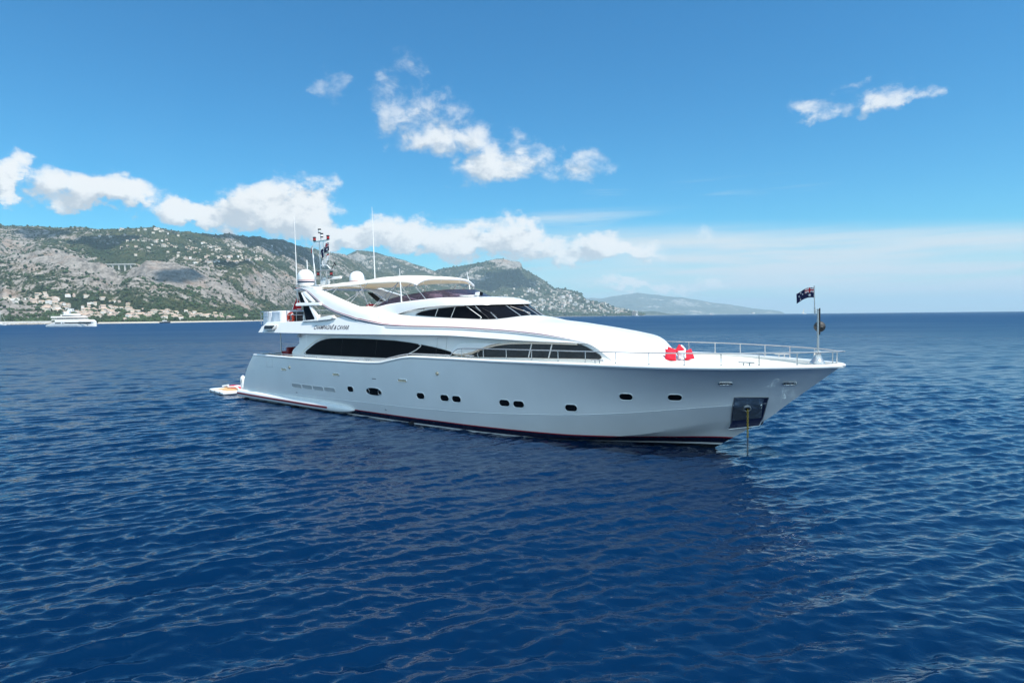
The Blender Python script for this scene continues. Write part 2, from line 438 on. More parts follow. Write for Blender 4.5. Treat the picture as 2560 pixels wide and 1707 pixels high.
# ---- hull
def hull_material():
    m = bpy.data.materials.new('white hull paint with painted boot stripes'); m.use_nodes = True
    N = NT(m.node_tree); b = N.n['Principled BSDF']
    t = N.node('ShaderNodeTexCoord'); x, y, z = N.sep(t.outputs['Object'])
    off = N.ramp(N.math('MULTIPLY', x, 1 / 32), [(0, (.5,) * 3), (17 / 32, (.5,) * 3), (22.7 / 32, (.44,) * 3), (26.5 / 32, (.52,) * 3), (27.7 / 32, (.57,) * 3), (1, (.6,) * 3)])
    zz = N.math('SUBTRACT', z, N.math('SUBTRACT', off, 0.5))
    n = N.noise(t.outputs['Object'], 0.7, 4)
    white = N.mix(N.maprange(n, 0.3, 0.7), (0.80, 0.785, 0.76, 1), (0.84, 0.825, 0.80, 1))
    band = N.node('ShaderNodeValToRGB'); band.color_ramp.interpolation = 'CONSTANT'
    N.put(band.inputs[0], N.math('ADD', zz, 0.5))
    st = [(0.0, (0.012, 0.013, 0.017)), (0.495, (0.70, 0.70, 0.70)), (0.555, (0.007, 0.009, 0.028)), (0.758, (0.42, 0.02, 0.03)), (0.80, (0.8, 0.8, 0.8))]
    e = band.color_ramp.elements
    while len(e) < len(st): e.new(0.5)
    for i, (p, c) in enumerate(st): e[i].position = p; e[i].color = (*c, 1)
    top = N.math('GREATER_THAN', zz, 0.30)
    N.l.new(N.mix(top, band.outputs[0], white), b.inputs['Base Color'])
    b.inputs['Roughness'].default_value = 0.16
    b.inputs['Coat Weight'].default_value = 0.6
    b.inputs['Coat Roughness'].default_value = 0.03
    bn = N.node('ShaderNodeBump'); bn.inputs['Strength'].default_value = 0.10; bn.inputs['Distance'].default_value = 0.04
    N.l.new(N.noise(t.outputs['Object'], 0.9, 3), bn.inputs['Height']); N.l.new(bn.outputs[0], b.inputs['Normal'])
    return m
M['hull'] = hull_material()
mb = MB()
nr, ns = GRID.shape[0], GRID.shape[1]
def hull_side(s):
    rows = [[Y(p[0], s * p[1], p[2]) for p in GRID[i]] for i in range(nr)]
    mb.loft(rows, flip=(s < 0))
both(hull_side)
# transom closing surface between the two sides
aft = [[Y(GRID[i][0][0], s * GRID[i][0][1] * k, GRID[i][0][2]) for s, k in ((1, 1), (1, .5), (1, 0), (-1, .5), (-1, 1))] for i in range(nr)]
mb.loft(aft)
hull = mb.build('hull', M['hull'], yacht, ang=22, merge=0.0005)
# knuckle moulding along the topsides: a shallow step
def knuckle(s):
    us = np.linspace(0.9, 29.4, 150); pts = []
    for u in us:
        z = float(KNUCK(u)[1]); pts.append(Y(u, s * (hull_v(u, z) + 0.002), z))
    MB().tube(pts, 0.012, 6).build('spray_knuckle', M['gel'], yacht)
both(knuckle)
# gunwale: rounded cap rail on top of the topsides
def gun(s):
    us = np.concatenate([np.linspace(1.84, 29, 160), np.linspace(29.1, 31.50, 40)])
    rows = []
    for u in us:
        v, z = SHEER(u); w = min(0.20, v * 0.8)
        sec = [(0.005, -0.085), (0.035, -0.055), (0.04, -0.01), (0.015, 0.028), (-0.04, 0.04), (-w, 0.03), (-w, -0.09)]
        rows.append([Y(u + (0.03 if u > 31.3 else 0), s * max(v + a, 0.0), z + b) for a, b in sec])
    MB().loft(rows, flip=(s < 0), cap0=True, cap1=True).build('gunwale', M['gel'], yacht, ang=60)
both(gun)
MB().lathe([(0, 0.042), (0.10, 0.036), (0.15, 0.0), (0.13, -0.06), (0.0, -0.085)], 20, Matrix.Translation((31.44, 0, 2.99))).build('bow_cap', M['gel'], yacht)
# weather deck with inner bulwark; it drops inside the bow
def deckz(u): return float(np.interp(u, [2, 13, 15.6, 24, 25.5, 26.5, 27.5, 30.2, 30.8, 31.3], [2.42, 2.42, 2.86, 2.88, 2.80, 2.62, 2.50, 2.54, 2.86, 2.95]))
rows = []
for u in np.linspace(1.95, 31.2, 120):
    v, z = SHEER(u); w = max(v - 0.19, 0.02); d = deckz(u)
    wi = max(min(w - (z - d) * 0.22, hull_v(u, d) - 0.12, hull_v(u, (d + z) / 2) - .12), 0.01)
    rows.append([Y(u, w, z - 0.03), Y(u, wi, d), Y(u, wi * .5, d + .012), Y(u, 0, d + .015), Y(u, -wi * .5, d + .012), Y(u, -wi, d), Y(u, -w, z - 0.03)])
MB().loft(rows).build('deck', M['cream'], yacht, ang=40)
# moulded sponson at the stern with its dark red rubbing strake, and the bathing platform
def sponson(s):
    rows = []
    for u in np.concatenate([np.linspace(-0.10, 0.25, 8), np.linspace(0.5, 9.4, 40), np.linspace(9.6, 11.22, 16)]):
        tip = max(0.0, (u - 9.4) / 1.82); sc = math.sqrt(max(1 - tip ** 2.2, 0.004))
        if u < 0.25: sc = 0.80 + 0.2 * math.sqrt(max(0, 1 - ((0.25 - u) / 0.36) ** 2))
        zc = 0.31 - 0.05 * max(0, u) / 11; vin = 3.0
        vo = float(np.interp(u, [-.1, 3, 8, 11.2], [3.24, 3.36, 3.46, 3.42]))
        row = []
        for a in np.linspace(-90, 90, 17):
            ca = math.cos(R(a)); sa = math.sin(R(a)); e = 0.55
            row.append(Y(u, s * (vin + (vo - vin) * sc ** .35 * ca ** e if ca > 0 else vin), zc + 0.225 * sc * math.copysign(abs(sa) ** 0.75, sa)))
        rows.append(row)
    sp = MB().loft(rows, flip=(s < 0), cap0=True, cap1=True).build('stern_sponson', M['gel'], yacht, ang=45)
    rows = []
    for u in np.linspace(-0.02, 9.35, 60):
        vo = float(np.interp(u, [-.1, 3, 8, 11.2], [3.24, 3.36, 3.46, 3.42])); zc = 0.31 - 0.05 * max(0, u) / 11
        rows.append([Y(u, s * (vo - 0.05), zc + .058), Y(u, s * (vo + .022), zc + .045), Y(u, s * (vo + .022), zc - .045), Y(u, s * (vo - 0.05), zc - .058)])
    st = MB().loft(rows, flip=(s < 0), cap0=True, cap1=True).build('rubbing_strake', M['maroon'], sp, ang=30)
both(sponson)
pl = []
for k in range(33):
    a = math.pi * k / 32; pl.append(Y(0.5 - 0.62 * math.sin(a) ** .5 if 0 < k < 32 else 0.5, 3.2 * math.cos(a), 0.33))
bevel(MB().slab(pl, (0, 0, 0.14)).build('swim_platform', M['gel'], yacht), 0.03)
# exhaust outlets at the waterline
def outlet(s):
    for u in (5.6, 6.1, 9.3, 15.2):
        MB().tube([Y(u, s * 2.8, 0.02), Y(u, s * (3.22 if u > 9 else 3.36), 0.0)], 0.11, 12).build('exhaust_outlet', M['black'], yacht)
both(outlet)

# ---- fittings let into the topsides
def hull_frame(u, z, s):
    """point on the side and its tangent frame: along, up, out"""
    e = 0.05
    p = Y(u, s * hull_v(u, z), z); a = Y(u + e, s * hull_v(u + e, z), z) - p; b = Y(u, s * hull_v(u, z + e), z + e) - p
    a.normalize(); b = (b - a * b.dot(a)).normalized(); n = a.cross(b)
    if n.y * (-s) < 0: n = -n
    return p, a, b, n.normalized()
def stadium(w, h, k=8, expo=None):
    out = []; r = h / 2
    if expo: return [(w / 2 * math.copysign(abs(math.cos(t)) ** expo, math.cos(t)), h / 2 * math.copysign(abs(math.sin(t)) ** expo, math.sin(t))) for t in np.linspace(0, 2 * math.pi, 28, endpoint=False)]
    for t in np.linspace(-math.pi / 2, math.pi / 2, k): out.append((w / 2 - r + r * math.cos(t), r * math.sin(t)))
    for t in np.linspace(math.pi / 2, 3 * math.pi / 2, k): out.append((-w / 2 + r + r * math.cos(t), r * math.sin(t)))
    return out
def on_hull(u, z, s, sh, d, sc=1.0):
    p, a, b, n = hull_frame(u, z, s); out = []
    for x, y in sh:
        uu = u + a.x * x * sc + b.x * y * sc; zz = z + a.z * x * sc + b.z * y * sc
        out.append(Y(uu, s * hull_v(uu, zz), zz) + n * d)
    return out, n
def port(u, z, w, h, s, expo=None, rim=0.035):
    sh = stadium(w, h, 8, expo)
    A, n = on_hull(u, z, s, sh, 0.004)
    p0, n = on_hull(u, z, s, sh, -0.03)
    g = MB().add(A, [tuple(range(len(A)))]).build('porthole' if w < .8 else 'oval_window', M['glass'], yacht)
    outer = [(x * (1 + 2 * rim / w), y * (1 + 2 * rim / h)) for x, y in sh]
    o1, _ = on_hull(u, z, s, outer, 0.002); o2, _ = on_hull(u, z, s, [(x * (1 + rim / w), y * (1 + rim / h)) for x, y in sh], 0.022); o3, _ = on_hull(u, z, s, sh, 0.006)
    MB().loft([o1, o2, o3], close_row=True).build('rim', M['gel'], g, ang=60)
    return g
PORTS = [(11.22, 1.29), (16.08, 1.32), (17.47, 1.33), (18.12, 1.33), (20.45, 1.325), (21.07, 1.315), (23.18, 1.30), (25.25, 1.82), (26.80, 1.845)]
def fittings(s):
    for u, z in PORTS: port(u, z, 0.46, 0.25, s)
    g = port(12.98, 1.29, 1.12, 0.34, s, 0.85)
    for du in (-.42, .42):
        r, n = on_hull(12.98 + du, 1.29, s, [(0.11 * math.cos(t), 0.11 * math.sin(t)) for t in np.linspace(0, 2 * math.pi, 20, endpoint=False)], 0.012)
        MB().tube(r, 0.012, 6, closed=True).build('opening_ring', M['steel'], g)
    for u, z in ((6.44, 1.15), (7.46, 1.15), (8.46, 1.145), (9.47, 1.15)):      # engine room vents
        sh = stadium(0.90, 0.20, 6, 0.28)
        A, n = on_hull(u, z, s, sh, 0.004); v = MB().add(A, [tuple(range(len(A)))]).build('air_vent', M['vent'], yacht)
        m2 = MB()
        for k in range(4):
            q = [(x, -0.075 + 0.05 * k + y) for x, y in ((-.42, 0), (.42, 0), (.42, .02), (-.42, .02))]
            B, n = on_hull(u, z, s, q, 0.012); m2.add(B, [(0, 1, 2, 3)])
        m2.build('louvre', M['gel'], v)
        o1, _ = on_hull(u, z, s, [(x * 1.06, y * 1.22) for x, y in sh], 0.002); o2, _ = on_hull(u, z, s, [(x * 1.03, y * 1.1) for x, y in sh], 0.02); o3, _ = on_hull(u, z, s, sh, 0.004)
        MB().loft([o1, o2, o3], close_row=True).build('rim', M['gel'], v, ang=60)
    for u, z in ((5.3, 1.945), (10.17, 1.935), (15.02, 1.915)):                  # slotted scuppers
        A, n = on_hull(u, z, s, stadium(0.54, 0.10, 6), 0.006); v = MB().add(A, [tuple(range(len(A)))]).build('scupper', M['gold'], yacht)
        o1, _ = on_hull(u, z, s, stadium(0.60, 0.15, 6), 0.002); o2, _ = on_hull(u, z, s, stadium(0.56, 0.12, 6), 0.03); o3, _ = on_hull(u, z, s, stadium(0.54, 0.10, 6), 0.006)
        MB().loft([o1, o2, o3], close_row=True).build('rim', M['gel'], v, ang=60)
    for u, z in ((5.91, 2.08), (17.19, 2.33)):                                    # round deck fillers
        p, a, b, n = hull_frame(u, z, s)
        m4 = Matrix.Translation(p) @ n.to_track_quat('Z', 'Y').to_matrix().to_4x4()
        MB().lathe([(0, .05), (.05, .05), (.075, .03), (.085, 0)], 16, m4).build('filler_cap', M['gold'], yacht)
    A, n = on_hull(13.1, 1.89, s, stadium(0.3, 0.03, 4), 0.006); MB().add(A, [tuple(range(len(A)))]).build('drain_slot', M['black'], yacht)
    for u, z in ((6.35, .78), (13.6, .50)):
        p, a, b, n = hull_frame(u, z, s); m4 = Matrix.Translation(p) @ n.to_track_quat('Z', 'Y').to_matrix().to_4x4()
        MB().lathe([(0, .03), (.04, .03), (.05, 0)], 12, m4).build('skin_fitting', M['grey'], yacht)
    # boarding door outline in the topsides
    A = [on_hull(u, z, s, [(0, 0)], 0.003)[0][0] for u, z in ((3.43, 2.50), (3.46, 1.98), (4.08, 2.0), (4.06, 2.52))]
    MB().tube(A, 0.010, 5).build('boarding_door_seam', M['grey'], yacht)
    # bow fairleads
    for u, z in ((28.42, 2.395), (30.11, 2.40)):
        sh = stadium(0.42, 0.13, 7)
        A, n = on_hull(u, z, s, sh, 0.004); f = MB().add(A, [tuple(range(len(A)))]).build('fairlead', M['black'], yacht)
        R2, n = on_hull(u, z, s, sh, 0.02); MB().tube(R2, 0.022, 6, closed=True).build('fairlead_ring', M['steel'], f)
        for k in (-.1, .02, .13):
            q, n = on_hull(u + k * .9, z, s, [(0, -.06), (0, .06)], 0.02); MB().tube(q, 0.022, 6).build('roller', M['steel'], f)
    # anchor pocket: dark recess frame with a polished plate and a hawse pipe
    quad = [(28.52, 1.89), (29.46, 1.90), (29.05, 0.88), (28.13, 0.72)]
    def patch(q, d, n=10):
        rows = []
        for j in range(n + 1):
            t = j / n; row = []
            for i in range(n + 1):
                k = i / n
                u = (q[0][0] * (1 - k) + q[1][0] * k) * (1 - t) + (q[3][0] * (1 - k) + q[2][0] * k) * t
                z = (q[0][1] * (1 - k) + q[1][1] * k) * (1 - t) + (q[3][1] * (1 - k) + q[2][1] * k) * t
                row.append(Y(u, s * (hull_v(u, z) + d), z + d * -.3))
            rows.append(row)
        return rows
    ap = MB().loft(patch(quad, 0.012)).build('anchor_pocket', M['navy'], yacht)
    inner = [(28.545, 1.87), (29.33, 1.86), (29.11, 1.16), (28.27, 1.02)]
    MB().loft(patch(inner, 0.028, 14)).build('wear_plate', M['plate'], ap)
    B = patch(quad, 0.02, 10); ring = B[0] + [r[-1] for r in B[1:]] + list(reversed(B[-1]))[1:] + [r[0] for r in reversed(B)][1:-1]
    MB().tube(ring, 0.016, 5, closed=True).build('pocket_edge', M['steel'], ap)
    p, a, b, n = hull_frame(28.80, 1.52, s)
    m4 = Matrix.Translation(p + n * .04) @ n.to_track_quat('Z', 'Y').to_matrix().to_4x4()
    MB().lathe([(.085, .02), (.10, .045), (.125, .03), (.13, -.04)], 24, m4).build('hawse_ring', M['steel'], ap)
    MB().lathe([(0, .012), (.088, .012)], 24, m4).build('hawse_hole', M['black'], ap)
def plate_mat():
    m = material('polished steel plate with painted glints', (0.6, 0.6, 0.6), 0.16, 0.8, 0, 0.25, 4)
    N = NT(m.node_tree); b = N.n['Principled BSDF']; t = N.node('ShaderNodeTexCoord')
    n = N.noise(t.outputs['Object'], 9, 5, 0.65)
    c = N.mix(N.maprange(n, 0.50, 0.66), (0.34, 0.34, 0.34, 1), (0.74, 0.73, 0.71, 1))  # random pale patches painted on as glints of sun off the water
    n2 = N.noise(t.outputs['Object'], 5.3, 4, 0.6)
    c = N.mix(N.maprange(n2, 0.62, 0.74, 0, .6), c, (0.13, 0.075, 0.02, 1))
    N.l.new(c, b.inputs['Base Color'])
    bn = N.node('ShaderNodeBump'); bn.inputs['Strength'].default_value = 0.6; bn.inputs['Distance'].default_value = 0.03
    N.l.new(N.noise(t.outputs['Object'], 6, 3), bn.inputs['Height']); N.l.new(bn.outputs[0], b.inputs['Normal'])
    return m
M['plate'] = plate_mat()
both(fittings)

# ---- main deck house
VW = pchip([(5.2, 2.86), (8, 2.92), (16, 2.93), (20, 2.86), (22, 2.78), (24, 2.62)])
def front_b(u): return 2.62 * math.sqrt(max(1 - ((u - 24.0) / 2.17) ** 2, 0.0)) if u > 24 else float(VW(u))
def vwall(u, z): return front_b(u) - (z - 3.0) * 0.07
EDGE = pchip([(11.0, 2.93, 4.535), (11.5, 2.97, 4.44), (12.4, 3.01, 4.33), (13.4, 3.04, 4.24), (15, 3.06, 4.20), (17.1, 3.06, 4.18), (19.9, 3.01, 4.09), (21.4, 2.94, 4.00), (22.7, 2.83, 3.87), (23.6, 2.70, 3.74), (24.0, 2.625, 3.66), (24.35, 2.60, 3.50), (24.7, 2.49, 3.22), (25.0, 2.33, 2.98), (25.2, 2.19, 2.88), (25.6, 1.78, 2.86), (26.0, 1.0, 2.86), (26.16, 0.25, 2.86)])
BAND = pchip([(4.29, 3.19, 3.88), (10, 3.2, 3.86), (17.2, 3.2, 3.88), (20.1, 3.12, 3.78), (22, 2.95, 3.70), (23.3, 2.78, 3.67), (24.0, 2.635, 3.65)])
CROWN = pchip([(11.0, 5.2), (12, 5.02), (13, 4.90), (17, 4.74), (19, 4.64), (19.75, 4.585), (20.1, 4.50), (20.5, 4.42), (21.5, 4.32), (22.5, 4.19), (23.4, 4.05), (24.2, 3.89), (24.75, 3.70), (25.2, 3.50), (25.55, 3.31), (25.85, 3.12), (26.05, 2.99), (26.17, 2.88)])
SHLD = pchip([(11.0, 2.64, 5.16), (11.5, 2.69, 5.06), (12.2, 2.66, 4.945), (13.0, 2.50, 4.82), (13.6, 2.37, 4.745), (14.5, 2.22, 4.665), (16.5, 2.10, 4.565), (18.6, 2.0, 4.475), (19.6, 1.80, 4.42), (20.4, 1.62, 4.32), (21.5, 1.6, 4.20), (23, 1.5, 3.97), (24.2, 1.35, 3.74), (25, 1.2, 3.42), (25.6, .95, 3.16), (26.0, .5, 2.98), (26.16, .12, 2.87)])
def wall(s):
    rows = []
    us = np.concatenate([np.linspace(6.2, 24, 60), np.linspace(24.2, 25.2, 8)])
    for u in us:
        zt = 3.95 if u < 20 else min(3.95, float(EDGE(u)[1]) - 0.02)
        zt = max(zt, 2.9)
        zs = np.linspace(2.40 if u < 15.5 else 2.84, zt, 8)
        rows.append([Y(u, s * vwall(u, z), z) for z in zs])
    MB().loft(rows, flip=(s < 0)).build('deckhouse_wall', M['gel'], yacht)
    # curved wing closing the aft end of the house
    wing = [(6.9, 2.42), (5.62, 2.42), (5.54, 2.62), (5.50, 2.85), (5.60, 2.97), (5.81, 3.10), (6.10, 3.27), (6.32, 3.40), (6.38, 3.52), (6.28, 3.68), (6.16, 3.82), (6.1, 3.92), (6.9, 3.92)]
    w = MB().slab([Y(u, s * (vwall(max(u, 5.2), z) + .015), z) for u, z in wing], (0, s * 0.16, 0)).build('aft_wing', M['gel'], yacht); bevel(w, 0.03, 3)
both(wall)
# dark saloon glass, drawn on the wall; outlines in metres along the hull and above the water
AFTWIN = [(6.71, 2.79), (6.96, 2.96), (7.30, 3.13), (7.78, 3.35), (8.25, 3.50), (8.70, 3.59), (9.14, 3.63), (10.16, 3.645), (11.5, 3.645), (12.67, 3.63), (13.97, 3.60), (15.00, 3.53), (15.75, 3.455), (16.41, 3.38), (17.02, 3.29), (17.56, 3.19), (18.05, 3.10), (17.6, 3.045), (16.0, 3.04), (15.2, 3.01), (14.7, 2.95), (14.2, 2.86), (13.65, 2.815), (11.71, 2.80), (9.0, 2.79)]
FWDWIN = [(17.95, 3.03), (18.30, 3.10), (18.64, 3.18), (19.20, 3.34), (19.6, 3.425), (20.01, 3.495), (20.4, 3.545), (20.78, 3.575), (21.66, 3.60), (22.55, 3.60), (23.2, 3.60), (23.72, 3.60), (23.95, 3.52), (24.2, 3.40), (24.45, 3.26), (24.52, 3.17), (24.44, 3.12), (23.6, 3.12), (22.5, 3.105), (21.5, 3.095), (19.8, 3.06), (18.6, 3.04)]
def glass_poly(outline, surf, s, d, name, mt, frame=None, parent=None, fr=0.018):
    """dense fill of an outline laid on a surface v = surf(u, z)"""
    bm = bmesh.new(); vs = []
    P = outline; n = len(P); dens = []
    for i in range(n):
        a, b = P[i], P[(i + 1) % n]; k = max(1, int(math.hypot(b[0] - a[0], b[1] - a[1]) / 0.25))
        for j in range(k): dens.append((a[0] + (b[0] - a[0]) * j / k, a[1] + (b[1] - a[1]) * j / k))
    vs = [bm.verts.new((u, z, 0)) for u, z in dens]
    f = bm.faces.new(vs); bmesh.ops.triangulate(bm, faces=[f], ngon_method='BEAUTY')
    bmesh.ops.subdivide_edges(bm, edges=[e for e in bm.edges if e.calc_length() > 0.6], cuts=2, use_grid_fill=True)
    for v in bm.verts:
        u, z = v.co.x, v.co.y; v.co = Y(u, s * (surf(u, z) + d), z)
    bmesh.ops.recalc_face_normals(bm, faces=bm.faces)
    me = bpy.data.meshes.new(name); bm.to_mesh(me); bm.free(); me.materials.append(mt)
    me.polygons.foreach_set('use_smooth', [True] * len(me.polygons))
    o = bpy.data.objects.new(name, me); COL.objects.link(o); o.parent = parent or yacht
    if frame: MB().tube([Y(u, s * (surf(u, z) + d + .004), z) for u, z in dens], fr, 6, closed=True).build('frame', frame, o)
    return o
def bar(surf, pts, s, d, r, name, mt, parent, n=6, seg=6):
    P = []
    for (a, b) in zip(pts[:-1], pts[1:]):
        for k in range(seg): P.append((a[0] + (b[0] - a[0]) * k / seg, a[1] + (b[1] - a[1]) * k / seg))
    P.append(pts[-1])
    return MB().tube([Y(u, s * (surf(u, z) + d), z) for u, z in P], r, n).build(name, mt, parent)
def saloon(s):
    w = glass_poly(AFTWIN, vwall, s, 0.014, 'saloon_window', M['glass'], M['rubber'], fr=.014)
    w['label'] = 'long dark arched window with thin uprights'
    for pts in ([(10.10, 3.63), (9.98, 2.81)], [(12.75, 3.62), (12.62, 2.82)], [(16.70, 3.33), (16.67, 3.05)], [(17.25, 3.24), (17.24, 3.05)]):
        bar(vwall, pts, s, 0.016, 0.006, 'mullion', M['rubber'], w)
    bar(vwall, [(15.62, 3.47), (15.76, 3.44), (15.72, 3.38), (15.45, 3.22), (15.15, 3.10), (14.82, 3.0)], s, 0.03, 0.020, 'trim_curve', M['gel'], w)
    # moulded surround of the arched glass
    ins = [(6.45, 2.76), (6.75, 3.0), (7.14, 3.2), (7.66, 3.43), (8.18, 3.59), (8.66, 3.68), (9.12, 3.72)]
    bar(vwall, ins, s, 0.012, 0.022, 'window_surround', M['cream'], w)
    w = glass_poly(FWDWIN, vwall, s, 0.014, 'forward_window', M['blind'], M['rubber'], fr=.014)
    w['label'] = 'grey tinted window with blinds drawn behind it'
    for pts in ([(21.66, 3.60), (21.53, 3.10)], [(22.55, 3.60), (22.42, 3.105)]):
        bar(vwall, pts, s, 0.026, 0.024, 'mullion', M['gel'], w)
    # swept cowl between the two windows, and the moulding that carries it over the glass
    cowl = [(17.70, 3.22), (17.80, 3.32), (17.95, 3.42), (18.15, 3.52), (18.5, 3.585), (19.2, 3.60), (20.25, 3.61), (19.9, 3.55), (19.4, 3.40), (18.9, 3.23), (18.6, 3.17), (18.3, 3.13), (18.0, 3.13), (17.8, 3.16)]
    c = MB().slab([Y(u, s * (vwall(u, z) + .02), z) for u, z in cowl], (0, -s * 0.20, 0)).build('side_cowl', M['gel'], yacht); bevel(c, 0.035, 3)
    bar(vwall, [(17.75, 3.14), (18.05, 3.09), (18.35, 3.10), (18.7, 3.165), (19.2, 3.34), (19.6, 3.44), (20.0, 3.53), (20.4, 3.585), (20.8, 3.615), (21.7, 3.64), (22.6, 3.64), (23.6, 3.63)], s, 0.05, 0.042, 'brow_moulding', M['cream'], yacht)
    # side door
    d = [(16.68, 2.95), (16.75, 3.77), (17.30, 3.78), (17.22, 2.95)]
    bar(vwall, d, s, 0.004, 0.008, 'side_door', M['grey'], yacht)
    # aft quarter lamp under the overhang
    bevel(MB().box(Y(6.35, s * 2.95, 3.74), (0.20, 0.12, 0.16)).build('deck_light', M['grey'], yacht), .02)
both(saloon)

# ---- forward trunk / wheelhouse plinth: one smooth skin from the painted stripe up and over
rows = []
for u in np.concatenate([np.linspace(11.0, 24, 94), np.linspace(24.1, 26.16, 40)]):
    ve, ze = EDGE(u); vs, zs = SHLD(u); zc = float(CROWN(u))
    if u > 24: ve = front_b(u) if u < 26.15 else .2
    vs = min(vs, ve * .72) if u > 20 else vs; half = []
    # edge -> shoulder -> crown, rounded
    for k in range(11):
        t = k / 10
        v = ve + (vs - ve) * t; z = ze + (zs - ze) * (t + 0.30 * t * (1 - t) + (0.25 * t * (1 - t) * (1 - t) if u > 20 else 0)); half.append((v, z))
    for k in range(1, 9):
        t = k / 8
        v = vs * (1 - t); z = zs + (zc - zs) * (1 - (1 - t) ** 1.9); half.append((v, z))
    low = [(ve - 0.30 if ve > .6 else ve * .5, ze - 0.05), (ve - 0.02, ze - 0.035), (ve + .004, ze - .01)] if u < 25.2 else [(ve, 2.80), (ve, 2.84), (ve, min(ze, 2.86))]
    half = low + half
    rows.append([Y(u, v, z) for v, z in half] + [Y(u, -v, z) for v, z in reversed(half[:-1])])
def skin(u, h):
    """point of the trunk skin a height h above its lower edge"""
    ve, ze = EDGE(u); vs, zs = SHLD(u); vs = min(vs, ve * .72) if u > 20 else vs; t = h / math.hypot(vs - ve, zs - ze)
    return ve + (vs - ve) * t, ze + (zs - ze) * (t + 0.30 * t * (1 - t) + (0.25 * t * (1 - t) * (1 - t) if u > 20 else 0))
trunk = MB().loft(rows, cap0=True, cap1=True).build('forward_trunk', M['gel'], yacht, ang=32)

# ---- upper deck: slab, lettered side coaming, aft coaming
def tilt(z): return 3.20 - (z - 3.87) * 0.42
COAM = pchip([(4.29, 3.885), (4.45, 4.10), (4.61, 4.29), (4.76, 4.40), (5.0, 4.44), (5.72, 4.455), (7.24, 4.485), (8.49, 4.535), (9.32, 4.60), (10.12, 4.68), (10.6, 4.62), (11.2, 4.50), (11.9, 4.38), (13, 4.25), (13.6, 4.20)])
def band(s):
    rows = []
    for u in np.concatenate([np.linspace(4.29, 5.0, 16), np.linspace(5.15, 13.4, 50), np.linspace(13.6, 23.95, 60)]):
        vb, zb = BAND(u)
        if u <= 13.4: zt = float(COAM(u)); vt = tilt(zt)
        else:
            ve, ze = EDGE(u); vt, zt = ve - .03, ze - 0.02
        zt = max(zt, zb + .006); vt = min(vt, vb - .002)
        sec = [(vb - 0.55, zb - .01), (vb - 0.06, zb - .012), (vb - .012, zb - .004), (vb, zb + .012)]
        for k in range(1, 6):
            t = k / 6; sec.append((vb + (vt - vb) * t, zb + .012 + (zt - zb - .012) * t))
        sec += [(vt, zt), (vt - .03, zt + .018), (vt - .14, zt + .018), (vt - .17, zt - .02), (vt - .2, max(zt - .5, zb + .0))]
        rows.append([Y(u, s * v, z) for v, z in sec])
    MB().loft(rows, flip=(s < 0), cap0=True, cap1=True).build('upper_deck_coaming', M['gel'], yacht, ang=30)
both(band)
# deck slab with a rounded aft end
pl = [Y(12, 3.0, 3.86), Y(4.0, 3.05, 3.86)]
for k in range(17):
    a = math.pi / 2 * (1 - k / 8); pl.append(Y(2.9 - 0.75 * math.cos(a) ** .6 if abs(a) < math.pi / 2 else 2.9, 3.0 * math.copysign(abs(math.sin(a)) ** .6, math.sin(a)), 3.86))
pl += [Y(4.0, -3.05, 3.86), Y(12, -3.0, 3.86)]
MB().slab(pl, (0, 0, 0.10)).build('upper_deck', M['gel'], yacht, ang=30)
def aftcoam(s):
    # lower, set-in coaming panel behind the lettered one, with the side lamp pod
    o = [(2.48, 3.875), (4.75, 3.875), (4.75, 4.46), (4.05, 4.475), (3.05, 4.44), (2.82, 4.27), (2.62, 4.19), (2.66, 4.15)]
    p = MB().slab([Y(u, s * (tilt(z) - 0.06), z) for u, z in o], (0, s * 0.16, 0)).build('aft_coaming', M['gel'], yacht); bevel(p, .02)
    pod = [(3.16, 4.05), (3.14, 4.27), (4.40, 4.315), (4.30, 4.10), (4.18, 4.03), (3.42, 3.985)]
    q = MB().slab([Y(u, s * (tilt(z) - 0.02), z) for u, z in pod], (0, -s * 0.12, 0)).build('side_lamp_pod', M['gel'], yacht); bevel(q, .025)
    g = [(3.36, 4.10), (3.36, 4.265), (4.28, 4.28), (4.13, 4.115)]
    MB().slab([Y(u, s * (tilt(z) + 0.075), z) for u, z in g], (0, -s * 0.09, 0)).build('lamp_recess', M['black'], q)
    MB().box(Y(3.50, s * (tilt(4.18) + .09), 4.17), (.10, .03, .06)).build('lamp_lens', M['greenlens'] if s > 0 else M['redlens'], q)
M['greenlens'] = material('green lamp lens', (0.0, 0.22, 0.16), 0.1, 0, 0.5)
M['redlens'] = material('red lamp lens', (0.4, 0.01, 0.01), 0.1, 0, 0.5)
both(aftcoam)
rows = []
for k in range(25):
    a = math.pi / 2 * (1 - k / 12); s_ = math.copysign(abs(math.sin(a)) ** .6, math.sin(a)); c_ = abs(math.cos(a)) ** .6
    rows.append([Y(2.62 - 0.42 * c_, 2.95 * s_, 3.9), Y(2.78 - 0.42 * c_, 2.9 * s_, 4.22), Y(3.02 - 0.42 * c_, 2.86 * s_, 4.42), Y(3.2 - 0.42 * c_, 2.80 * s_, 4.42), Y(3.2 - 0.42 * c_, 2.80 * s_, 3.9)])
MB().loft(rows).build('aft_coaming', M['gel'], yacht, ang=40)
# yacht's name on both coamings
def lettering(s):
    me = text_mesh("CHAMPAGN\u00CA & CAVIAR", 0.285, 0.22, 0.80, 0.003)
    xs = [v.co.x for v in me.vertices]; w = max(xs) - min(xs); x0 = min(xs); k = 2.90 / w
    for v in me.vertices:
        X = (v.co.x - x0) * k; u = 7.98 + X if s > 0 else 10.88 - X
        z = 4.085 + v.co.y; v.co = Y(u, s * (tilt(z) + 0.006 + (v.co.z if v.co.z > 0 else 0)), z)
    o = bpy.data.objects.new('name_lettering', me); me.materials.clear(); me.materials.append(M['ink'])
    COL.objects.link(o); o.parent = yacht
both(lettering)

